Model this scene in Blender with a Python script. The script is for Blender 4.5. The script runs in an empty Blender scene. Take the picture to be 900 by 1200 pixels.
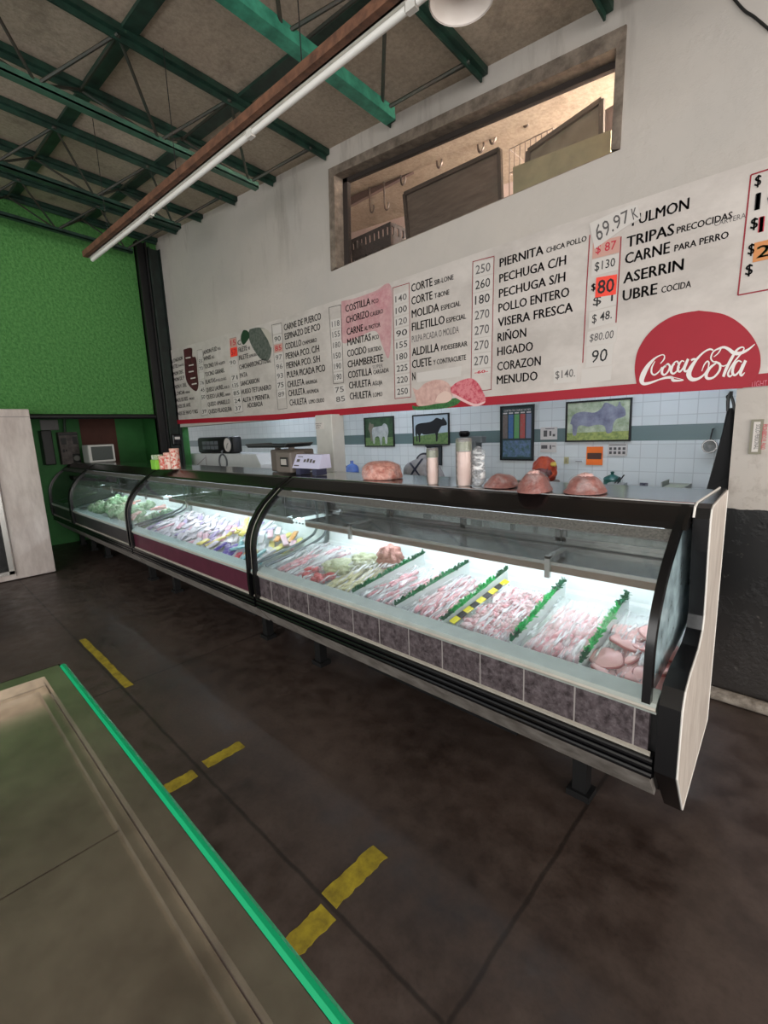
import bpy, bmesh, math, random
import numpy as np
from mathutils import Vector, Matrix, noise as mnoise
random.seed(7)
SC = bpy.context.scene
COL = SC.collection
# ------------------------------------------------------------------ camera
F_PX = 543.14
CAM_H = 1.62
YAW, PITCH, ROLL = math.radians(-44.09), math.radians(9.953), math.radians(-2.346)
def cam_axes(yaw, pitch, roll):
    cy, sy = math.cos(yaw), math.sin(yaw)
    f = Vector((sy*math.cos(pitch), cy*math.cos(pitch), -math.sin(pitch)))
    r = Vector((cy, -sy, 0)); u = r.cross(f)
    c, s = math.cos(roll), math.sin(roll)
    return c*r + s*u, -s*r + c*u, f
RGT, UPV, FWD = cam_axes(YAW, PITCH, ROLL)
CPOS = Vector((0, 0, CAM_H))
cam = bpy.data.cameras.new('camera')
cam.sensor_fit = 'VERTICAL'; cam.sensor_height = 24.0
cam.lens = F_PX/1200*24.0
cam.clip_start = 0.02
camo = bpy.data.objects.new('camera', cam); COL.objects.link(camo)
camo.matrix_world = Matrix(((RGT.x, UPV.x, -FWD.x, 0), (RGT.y, UPV.y, -FWD.y, 0), (RGT.z, UPV.z, -FWD.z, CAM_H), (0, 0, 0, 1)))
SC.camera = camo
# ------------------------------------------------------------------ light and exposure
SC.view_settings.view_transform = 'Standard'
SC.view_settings.look = 'None'
SC.view_settings.exposure = 0.0
SC.view_settings.gamma = 1.0
SC.view_settings.use_curve_mapping = False
W = bpy.data.worlds.new('world'); SC.world = W; W.use_nodes = True
W.node_tree.nodes['Background'].inputs[0].default_value = (0.93, 0.96, 1.0, 1)
W.node_tree.nodes['Background'].inputs[1].default_value = 0.85
def area(name, loc, target, sx, sy, power, col=(1, 1, 1)):
    l = bpy.data.lights.new(name, 'AREA'); l.shape = 'RECTANGLE'; l.size = sx; l.size_y = sy
    l.energy = power; l.color = col
    o = bpy.data.objects.new(name, l); COL.objects.link(o); o.location = loc
    o.rotation_euler = (Vector(target)-Vector(loc)).to_track_quat('-Z', 'Y').to_euler()
    return o
area('entrance_daylight', (0.5, -4.6, 2.3), (-2.0, 3.0, 2.6), 9.0, 3.6, 330, (1.0, 0.97, 0.93))
area('side_daylight', (5.6, 0.6, 1.9), (0.3, 0.9, 0.4), 5.0, 3.2, 235, (1.0, 0.96, 0.9))
SC.cycles.use_denoising = True
SC.cycles.max_bounces = 10
SC.cycles.transparent_max_bounces = 24
SC.cycles.sample_clamp_indirect = 6.0

# ------------------------------------------------------------------ helpers
def ray(x, y):
    return RGT*((x-450)/F_PX) + UPV*(-(y-600)/F_PX) + FWD
def at(x, y, X=None, Y=None, Z=None):
    d = ray(x, y)
    if Y is not None: t = Y/d.y
    elif X is not None: t = X/d.x
    else: t = (Z-CAM_H)/d.z
    return CPOS + d*t
def lin(c):
    return tuple(((v/255)/12.92 if v/255 <= 0.04045 else ((v/255+0.055)/1.055)**2.4) for v in c)

class MB:
    def __init__(s): s.v = []; s.f = []
    def add(s, vs, fs):
        n = len(s.v); s.v += [tuple(v) for v in vs]; s.f += [tuple(i+n for i in f) for f in fs]; return s
    def box(s, lo, hi, mat=None):
        x0, y0, z0 = lo; x1, y1, z1 = hi
        vs = [Vector(p) for p in ((x0,y0,z0),(x1,y0,z0),(x1,y1,z0),(x0,y1,z0),(x0,y0,z1),(x1,y0,z1),(x1,y1,z1),(x0,y1,z1))]
        if mat is not None: vs = [mat @ v for v in vs]
        return s.add(vs, [(0,3,2,1),(4,5,6,7),(0,1,5,4),(1,2,6,5),(2,3,7,6),(3,0,4,7)])
    def cbox(s, c, sz, mat=None):
        h = [k/2 for k in sz]
        lo = [-k for k in h]; hi = h
        m = Matrix.Translation(c) @ (mat if mat is not None else Matrix.Identity(4))
        return s.box(lo, hi, m)
    def bbox(s, c, sz, mat=None, b=0.006):      # box with chamfered edges
        bm = bmesh.new(); bmesh.ops.create_cube(bm, size=1)
        for v in bm.verts: v.co = Vector((v.co.x*sz[0], v.co.y*sz[1], v.co.z*sz[2]))
        bmesh.ops.bevel(bm, geom=bm.edges[:], offset=min(b, min(sz)*0.3), segments=2, affect='EDGES', profile=0.5)
        m = Matrix.Translation(c) @ (mat if mat is not None else Matrix.Identity(4))
        bm.verts.index_update()
        s.add([m @ v.co for v in bm.verts], [[v.index for v in f.verts] for f in bm.faces]); bm.free(); return s
    def prism(s, poly, axis, a, b):              # poly of 2-tuples extruded along axis from a to b
        def mk(p, t):
            if axis == 'x': return (t, p[0], p[1])
            if axis == 'y': return (p[0], t, p[1])
            return (p[0], p[1], t)
        n = len(poly)
        vs = [mk(p, a) for p in poly] + [mk(p, b) for p in poly]
        fs = [tuple(range(n)), tuple(range(2*n-1, n-1, -1))] + [(i, (i+1) % n, n+(i+1) % n, n+i) for i in range(n)]
        return s.add(vs, fs)
    def tube(s, path, r, seg=8, closed=False, sq=None):
        P = [Vector(p) for p in path]; n = len(P)
        rr = r if isinstance(r, (list, tuple)) else [r]*n
        rings = []; up = None
        for i in range(n):
            if closed: t = (P[(i+1) % n]-P[i-1])
            else: t = P[min(i+1, n-1)]-P[max(i-1, 0)]
            if t.length < 1e-9: t = Vector((0, 0, 1))
            t.normalize()
            if up is None:
                up = Vector((0, 0, 1)) if abs(t.z) < 0.9 else Vector((0, 1, 0))
            a = t.cross(up)
            if a.length < 1e-6: a = t.orthogonal()
            a.normalize(); b = a.cross(t).normalized(); up = b
            ring = []
            if sq:
                for (p, q) in ((-1, -1), (1, -1), (1, 1), (-1, 1)): ring.append(P[i]+a*p*sq[0]/2+b*q*sq[1]/2)
            else:
                for k in range(seg):
                    an = 2*math.pi*k/seg; ring.append(P[i]+(a*math.cos(an)+b*math.sin(an))*rr[i])
            rings.append(ring)
        m = len(rings[0]); vs = [v for rg in rings for v in rg]; fs = []
        for i in range(n if closed else n-1):
            j = (i+1) % n
            for k in range(m): fs.append((i*m+k, i*m+(k+1) % m, j*m+(k+1) % m, j*m+k))
        if not closed: fs += [tuple(range(m-1, -1, -1)), tuple((n-1)*m+k for k in range(m))]
        return s.add(vs, fs)
    def bar(s, a, b, w, h): return s.tube([a, b], 0, sq=(w, h))
    def lathe(s, prof, c=(0, 0, 0), seg=20, mat=None, capb=True, capt=True):
        vs = []; fs = []; n = len(prof); c = Vector(c)
        for (r, z) in prof:
            for k in range(seg):
                an = 2*math.pi*k/seg; v = Vector((r*math.cos(an), r*math.sin(an), z))
                if mat is not None: v = mat @ v
                vs.append(c+v)
        for i in range(n-1):
            for k in range(seg): fs.append((i*seg+k, i*seg+(k+1) % seg, (i+1)*seg+(k+1) % seg, (i+1)*seg+k))
        if capb: fs.append(tuple(range(seg-1, -1, -1)))
        if capt: fs.append(tuple((n-1)*seg+k for k in range(seg)))
        return s.add(vs, fs)
    def blob(s, c, rad, amp=0.15, freq=3.0, seed=0, sub=3, mat=None, flat=None):
        bm = bmesh.new(); bmesh.ops.create_icosphere(bm, subdivisions=sub, radius=1)
        c = Vector(c)
        for v in bm.verts:
            p = v.co.copy(); k = 1+amp*mnoise.noise(p*freq+Vector((seed*3.1, seed*1.7, seed)))*2
            q = Vector((p.x*rad[0]*k, p.y*rad[1]*k, p.z*rad[2]*k))
            if flat is not None and q.z < -flat: q.z = -flat
            if mat is not None: q = mat @ q
            v.co = q+c
        bm.verts.index_update()
        s.add([v.co for v in bm.verts], [[v.index for v in f.verts] for f in bm.faces]); bm.free(); return s
    def grid(s, fn, nu, nv):
        vs = [fn(i/nu, j/nv) for j in range(nv+1) for i in range(nu+1)]
        fs = [(j*(nu+1)+i, j*(nu+1)+i+1, (j+1)*(nu+1)+i+1, (j+1)*(nu+1)+i) for j in range(nv) for i in range(nu)]
        return s.add(vs, fs)
    def poly(s, pts): return s.add(pts, [tuple(range(len(pts)))])
    def stroke(s, pts, widths, fn):              # flat ribbon in 2-D, mapped to 3-D by fn
        n = len(pts); P = [Vector((p[0], p[1])) for p in pts]
        L = []; Rr = []
        for i in range(n):
            t = P[min(i+1, n-1)]-P[max(i-1, 0)]
            if t.length < 1e-9: t = Vector((1, 0))
            t.normalize(); q = Vector((-t.y, t.x)); w = widths[i] if isinstance(widths, (list, tuple)) else widths
            L.append(fn(*(P[i]+q*w/2))); Rr.append(fn(*(P[i]-q*w/2)))
        return s.add(L+Rr, [(i, i+1, n+i+1, n+i) for i in range(n-1)])
    def build(s, name, mat, parent=None, smooth=False, solid=0, flip=True):
        me = bpy.data.meshes.new(name); me.from_pydata(s.v, [], s.f)
        if flip:
            bm = bmesh.new(); bm.from_mesh(me); bmesh.ops.recalc_face_normals(bm, faces=bm.faces[:]); bm.to_mesh(me); bm.free()
        if smooth:
            for p in me.polygons: p.use_smooth = True
            if smooth != 'all':
                try: me.set_sharp_from_angle(angle=math.radians(40))
                except Exception: pass
        if mat is not None: me.materials.append(mat)
        o = bpy.data.objects.new(name, me); COL.objects.link(o)
        if solid:
            md = o.modifiers.new('thick', 'SOLIDIFY'); md.thickness = solid; md.offset = 0
        if parent is not None:
            o.parent = parent; o.matrix_parent_inverse = Matrix.Translation(-parent.location) if parent.parent is None and parent.type == 'EMPTY' else Matrix.Identity(4)
        return o
def tag(o, label, cat, group=None, kind=None):
    o['label'] = label; o['category'] = cat
    if group: o['group'] = group
    if kind: o['kind'] = kind
    return o
def thing(name, label, cat, loc=(0, 0, 0), group=None):
    o = bpy.data.objects.new(name, None); COL.objects.link(o); o.location = loc; o.empty_display_size = 0.05
    return tag(o, label, cat, group)
def struct(o): o['kind'] = 'structure'; return o
def catmull(pts, n=8):
    P = [Vector(p) for p in pts]; out = []
    for i in range(len(P)-1):
        p0 = P[max(i-1, 0)]; p1 = P[i]; p2 = P[i+1]; p3 = P[min(i+2, len(P)-1)]
        for k in range(n):
            t = k/n
            out.append(0.5*((2*p1)+(p2-p0)*t+(2*p0-5*p1+4*p2-p3)*t*t+(3*p1-p0-3*p2+p3)*t**3))
    out.append(P[-1]); return out

# ------------------------------------------------------------------ materials
def newmat(name):
    m = bpy.data.materials.new(name); m.use_nodes = True
    nt = m.node_tree; b = nt.nodes['Principled BSDF']; return m, nt, b
def mat(name, c, rough=0.5, metal=0.0, var=0.0, scale=8.0, c2=None, bump=0.0, bscale=40.0, emit=None, coat=0.0, spec=None, lo=0.35, hi=0.65, stretch=None):
    m, nt, b = newmat(name); N = nt.nodes; L = nt.links
    c = lin(c)
    b.inputs['Roughness'].default_value = rough; b.inputs['Metallic'].default_value = metal
    if spec is not None: b.inputs['Specular IOR Level'].default_value = spec
    if coat: b.inputs['Coat Weight'].default_value = coat
    tc = N.new('ShaderNodeTexCoord'); src = tc.outputs['Object']
    if stretch:
        mp = N.new('ShaderNodeMapping'); mp.inputs['Scale'].default_value = stretch; L.new(src, mp.inputs[0]); src = mp.outputs[0]
    if c2 is not None or var:
        c2l = lin(c2) if c2 is not None else tuple(max(0, v*(1-var)) for v in c)
        nz = N.new('ShaderNodeTexNoise'); nz.inputs['Scale'].default_value = scale; nz.inputs['Detail'].default_value = 6
        nz.inputs['Roughness'].default_value = 0.65; L.new(src, nz.inputs['Vector'])
        cr = N.new('ShaderNodeValToRGB'); cr.color_ramp.elements[0].position = lo; cr.color_ramp.elements[1].position = hi
        cr.color_ramp.elements[0].color = (*c2l, 1); cr.color_ramp.elements[1].color = (*c, 1)
        L.new(nz.outputs['Fac'], cr.inputs[0]); L.new(cr.outputs[0], b.inputs['Base Color'])
    else: b.inputs['Base Color'].default_value = (*c, 1)
    if bump:
        n2 = N.new('ShaderNodeTexNoise'); n2.inputs['Scale'].default_value = bscale; n2.inputs['Detail'].default_value = 5
        L.new(src, n2.inputs['Vector'])
        bp = N.new('ShaderNodeBump'); bp.inputs['Strength'].default_value = bump; bp.inputs['Distance'].default_value = 0.02
        L.new(n2.outputs['Fac'], bp.inputs['Height']); L.new(bp.outputs[0], b.inputs['Normal'])
    if emit:
        b.inputs['Emission Color'].default_value = (*c, 1); b.inputs['Emission Strength'].default_value = emit
    return m
def glassmat(name, tint=(1, 1, 1), refl=1.0, haze=0.0, rough=0.02, hz=(230, 235, 235)):
    m, nt, b = newmat(name); N = nt.nodes; L = nt.links; N.remove(b)
    out = N['Material Output']
    tr = N.new('ShaderNodeBsdfTransparent'); tr.inputs[0].default_value = (*tint, 1)
    gl = N.new('ShaderNodeBsdfGlossy'); gl.inputs['Roughness'].default_value = rough
    fr = N.new('ShaderNodeFresnel'); fr.inputs['IOR'].default_value = 1.45
    mu = N.new('ShaderNodeMath'); mu.operation = 'MULTIPLY'; mu.inputs[1].default_value = refl; L.new(fr.outputs[0], mu.inputs[0])
    mx = N.new('ShaderNodeMixShader'); L.new(mu.outputs[0], mx.inputs[0]); L.new(tr.outputs[0], mx.inputs[1]); L.new(gl.outputs[0], mx.inputs[2])
    last = mx
    if haze:
        df = N.new('ShaderNodeBsdfDiffuse'); df.inputs[0].default_value = (*lin(hz), 1)
        nz = N.new('ShaderNodeTexNoise'); nz.inputs['Scale'].default_value = 14; nz.inputs['Detail'].default_value = 5
        tc = N.new('ShaderNodeTexCoord'); L.new(tc.outputs['Object'], nz.inputs['Vector'])
        m2 = N.new('ShaderNodeMath'); m2.operation = 'MULTIPLY'; m2.inputs[1].default_value = haze*2; L.new(nz.outputs['Fac'], m2.inputs[0])
        mx2 = N.new('ShaderNodeMixShader'); L.new(m2.outputs[0], mx2.inputs[0]); L.new(mx.outputs[0], mx2.inputs[1]); L.new(df.outputs[0], mx2.inputs[2]); last = mx2
    L.new(last.outputs[0], out.inputs['Surface'])
    return m
def filmmat(name, amount=0.28, sc=(60, 9, 9)):     # cling film: clear, highlights on its creases painted in as white streaks
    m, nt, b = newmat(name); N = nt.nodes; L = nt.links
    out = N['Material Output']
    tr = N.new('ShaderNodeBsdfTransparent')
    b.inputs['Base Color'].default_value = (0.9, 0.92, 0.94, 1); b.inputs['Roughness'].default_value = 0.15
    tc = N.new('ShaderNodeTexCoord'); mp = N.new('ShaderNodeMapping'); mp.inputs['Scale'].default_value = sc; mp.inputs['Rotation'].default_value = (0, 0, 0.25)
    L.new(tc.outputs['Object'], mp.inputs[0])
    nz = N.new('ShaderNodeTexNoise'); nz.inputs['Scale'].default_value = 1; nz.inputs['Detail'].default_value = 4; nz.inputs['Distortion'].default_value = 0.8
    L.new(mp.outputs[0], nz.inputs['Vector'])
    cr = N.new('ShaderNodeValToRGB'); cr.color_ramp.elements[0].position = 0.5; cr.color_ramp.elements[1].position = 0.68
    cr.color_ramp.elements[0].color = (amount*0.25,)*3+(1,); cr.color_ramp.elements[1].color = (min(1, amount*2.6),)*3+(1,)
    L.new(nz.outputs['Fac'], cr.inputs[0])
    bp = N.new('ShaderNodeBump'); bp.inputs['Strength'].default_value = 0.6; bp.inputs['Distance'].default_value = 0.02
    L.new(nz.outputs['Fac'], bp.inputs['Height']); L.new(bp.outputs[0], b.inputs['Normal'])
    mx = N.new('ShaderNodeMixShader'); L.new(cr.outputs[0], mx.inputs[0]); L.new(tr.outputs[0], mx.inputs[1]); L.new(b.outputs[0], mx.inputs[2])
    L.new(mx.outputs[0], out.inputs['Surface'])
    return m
def math_node(N, L, op, a, b=None):
    n = N.new('ShaderNodeMath'); n.operation = op
    for i, v in enumerate((a, b)):
        if v is None: continue
        if isinstance(v, (int, float)): n.inputs[i].default_value = v
        else: L.new(v, n.inputs[i])
    return n.outputs[0]
def mixc(N, L, fac, a, b):
    n = N.new('ShaderNodeMix'); n.data_type = 'RGBA'
    if isinstance(fac, (int, float)): n.inputs[0].default_value = fac
    else: L.new(fac, n.inputs[0])
    for i, v in ((6, a), (7, b)):
        if isinstance(v, tuple): n.inputs[i].default_value = (*v, 1)
        else: L.new(v, n.inputs[i])
    return n.outputs[2]
def nz_node(N, L, vec, scale, detail=5, rough=0.6):
    n = N.new('ShaderNodeTexNoise'); n.inputs['Scale'].default_value = scale; n.inputs['Detail'].default_value = detail; n.inputs['Roughness'].default_value = rough
    L.new(vec, n.inputs['Vector']); return n.outputs['Fac']
def ramp(N, L, fac, p0, p1):
    n = N.new('ShaderNodeMapRange'); n.inputs[1].default_value = p0; n.inputs[2].default_value = p1; n.clamp = True
    L.new(fac, n.inputs[0]); return n.outputs[0]

def floor_mat():
    m, nt, b = newmat('dark_worn_concrete'); N = nt.nodes; L = nt.links
    g = N.new('ShaderNodeNewGeometry'); pos = g.outputs['Position']
    sx = N.new('ShaderNodeSeparateXYZ'); L.new(pos, sx.inputs[0])
    n1 = ramp(N, L, nz_node(N, L, pos, 1.3), 0.35, 0.7); n2 = ramp(N, L, nz_node(N, L, pos, 9), 0.35, 0.75); n3 = ramp(N, L, nz_node(N, L, pos, 55, 3), 0.45, 0.75)
    c = mixc(N, L, n1, lin((46, 35, 31)), lin((82, 68, 62)))
    c = mixc(N, L, math_node(N, L, 'MULTIPLY', n2, 0.5), c, lin((104, 90, 84)))
    c = mixc(N, L, math_node(N, L, 'MULTIPLY', n3, 0.25), c, lin((36, 30, 28)))
    wob = math_node(N, L, 'MULTIPLY', math_node(N, L, 'SUBTRACT', nz_node(N, L, pos, 6), 0.5), 0.02)
    fac = None
    for (ax, v) in (('Y', 0.804), ('X', -3.30), ('X', -6.18), ('X', -0.62)):
        d = math_node(N, L, 'ABSOLUTE', math_node(N, L, 'ADD', math_node(N, L, 'SUBTRACT', sx.outputs[ax], v), wob))
        n = N.new('ShaderNodeMapRange'); n.inputs[1].default_value = 0.004; n.inputs[2].default_value = 0.011; n.inputs[3].default_value = 1; n.inputs[4].default_value = 0
        L.new(d, n.inputs[0]); fac = n.outputs[0] if fac is None else math_node(N, L, 'MAXIMUM', fac, n.outputs[0])
    c = mixc(N, L, math_node(N, L, 'MULTIPLY', fac, 0.6), c, lin((18, 14, 13)))
    L.new(c, b.inputs['Base Color'])
    r = N.new('ShaderNodeMapRange'); r.inputs[3].default_value = 0.34; r.inputs[4].default_value = 0.62; L.new(n2, r.inputs[0]); L.new(r.outputs[0], b.inputs['Roughness'])
    bp = N.new('ShaderNodeBump'); bp.inputs['Strength'].default_value = 0.15; L.new(n3, bp.inputs['Height']); L.new(bp.outputs[0], b.inputs['Normal'])
    return m
def front_wall_mat():
    m, nt, b = newmat('painted_plaster'); N = nt.nodes; L = nt.links
    g = N.new('ShaderNodeNewGeometry'); pos = g.outputs['Position']
    sx = N.new('ShaderNodeSeparateXYZ'); L.new(pos, sx.inputs[0])
    n1 = ramp(N, L, nz_node(N, L, pos, 0.9), 0.4, 0.7); n2 = ramp(N, L, nz_node(N, L, pos, 5, 8, 0.7), 0.5, 0.78)
    mp = N.new('ShaderNodeMapping'); mp.inputs['Scale'].default_value = (4, 4, 0.7); mp.inputs['Rotation'].default_value = (0, 0.4, 0); L.new(pos, mp.inputs[0])
    n3 = ramp(N, L, nz_node(N, L, mp.outputs[0], 1.0, 6, 0.7), 0.52, 0.74)
    c = mixc(N, L, n1, lin((200, 192, 184)), lin((190, 184, 178)))
    zt = ramp(N, L, sx.outputs['Z'], 3.0, 4.3)
    c = mixc(N, L, math_node(N, L, 'MULTIPLY', math_node(N, L, 'MULTIPLY', n3, zt), 0.8), c, lin((128, 118, 110)))
    low = math_node(N, L, 'SUBTRACT', 1.0, ramp(N, L, sx.outputs['Z'], 1.25, 1.78))
    c = mixc(N, L, math_node(N, L, 'MULTIPLY', math_node(N, L, 'MULTIPLY', n2, low), 0.75), c, lin((120, 104, 92)))
    edge = math_node(N, L, 'ADD', sx.outputs['Z'], math_node(N, L, 'MULTIPLY', math_node(N, L, 'SUBTRACT', nz_node(N, L, pos, 7), 0.5), 0.03))
    blk = math_node(N, L, 'LESS_THAN', edge, 1.125)
    n4 = ramp(N, L, nz_node(N, L, pos, 11, 8, 0.75), 0.60, 0.72)
    lowz = math_node(N, L, 'SUBTRACT', 1.0, ramp(N, L, sx.outputs['Z'], 0.25, 0.75))
    cb = mixc(N, L, lowz, lin((20, 20, 21)), lin((52, 48, 46)))
    cb = mixc(N, L, math_node(N, L, 'MULTIPLY', n4, 0.75), cb, lin((132, 128, 122)))
    c = mixc(N, L, blk, c, cb)
    L.new(c, b.inputs['Base Color'])
    r = mixc(N, L, blk, (0.75,)*3, (0.4,)*3); L.new(r, b.inputs['Roughness'])
    bp = N.new('ShaderNodeBump'); bp.inputs['Strength'].default_value = 0.25; bp.inputs['Distance'].default_value = 0.02; L.new(n2, bp.inputs['Height']); L.new(bp.outputs[0], b.inputs['Normal'])
    return m
def tile_wall_mat():
    m, nt, b = newmat('white_wall_tiles'); N = nt.nodes; L = nt.links
    g = N.new('ShaderNodeNewGeometry'); pos = g.outputs['Position']
    sx = N.new('ShaderNodeSeparateXYZ'); L.new(pos, sx.inputs[0])
    cb = N.new('ShaderNodeCombineXYZ'); L.new(sx.outputs['X'], cb.inputs[0]); L.new(sx.outputs['Z'], cb.inputs[1])
    bk = N.new('ShaderNodeTexBrick'); bk.offset = 0.0; bk.inputs['Scale'].default_value = 1.0
    bk.inputs['Brick Width'].default_value = 0.155; bk.inputs['Row Height'].default_value = 0.138; bk.inputs['Mortar Size'].default_value = 0.004
    bk.inputs['Color1'].default_value = (*lin((226, 230, 230)), 1); bk.inputs['Color2'].default_value = (*lin((218, 224, 224)), 1); bk.inputs['Mortar'].default_value = (*lin((200, 204, 204)), 1)
    L.new(cb.outputs[0], bk.inputs['Vector'])
    band = math_node(N, L, 'MULTIPLY', math_node(N, L, 'GREATER_THAN', sx.outputs['Z'], 1.415), math_node(N, L, 'LESS_THAN', sx.outputs['Z'], 1.565))
    c = mixc(N, L, band, bk.outputs['Color'], lin((104, 124, 124)))
    L.new(c, b.inputs['Base Color']); b.inputs['Roughness'].default_value = 0.3
    return m
def tilepanel_mat():
    m, nt, b = newmat('dark_granite_tiles'); N = nt.nodes; L = nt.links
    g = N.new('ShaderNodeNewGeometry'); pos = g.outputs['Position']
    sx = N.new('ShaderNodeSeparateXYZ'); L.new(pos, sx.inputs[0])
    n1 = ramp(N, L, nz_node(N, L, pos, 26, 8, 0.7), 0.38, 0.66); n2 = ramp(N, L, nz_node(N, L, pos, 60, 4, 0.7), 0.45, 0.7)
    c = mixc(N, L, n1, lin((52, 44, 47)), lin((104, 94, 98))); c = mixc(N, L, math_node(N, L, 'MULTIPLY', n2, 0.4), c, lin((140, 132, 136)))
    u = math_node(N, L, 'FRACT', math_node(N, L, 'DIVIDE', math_node(N, L, 'ADD', sx.outputs['X'], 20.35), 0.2035))
    jn = math_node(N, L, 'LESS_THAN', u, 0.028)
    c = mixc(N, L, jn, c, lin((160, 154, 152)))
    L.new(c, b.inputs['Base Color']); b.inputs['Roughness'].default_value = 0.35
    return m
def ceiling_mat():
    m, nt, b = newmat('stained_concrete_deck'); N = nt.nodes; L = nt.links
    g = N.new('ShaderNodeNewGeometry'); pos = g.outputs['Position']
    n1 = ramp(N, L, nz_node(N, L, pos, 1.1, 6), 0.35, 0.7); n2 = ramp(N, L, nz_node(N, L, pos, 34, 6, 0.7), 0.4, 0.65); n3 = ramp(N, L, nz_node(N, L, pos, 2.6, 8, 0.75), 0.54, 0.7)
    c = mixc(N, L, n1, lin((176, 160, 142)), lin((204, 190, 172))); c = mixc(N, L, math_node(N, L, 'MULTIPLY', n2, 0.5), c, lin((136, 122, 106))); c = mixc(N, L, math_node(N, L, 'MULTIPLY', n3, 0.5), c, lin((92, 84, 72)))
    L.new(c, b.inputs['Base Color']); b.inputs['Roughness'].default_value = 0.9
    bp = N.new('ShaderNodeBump'); bp.inputs['Strength'].default_value = 0.5; L.new(n2, bp.inputs['Height']); L.new(bp.outputs[0], b.inputs['Normal'])
    return m

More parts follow.
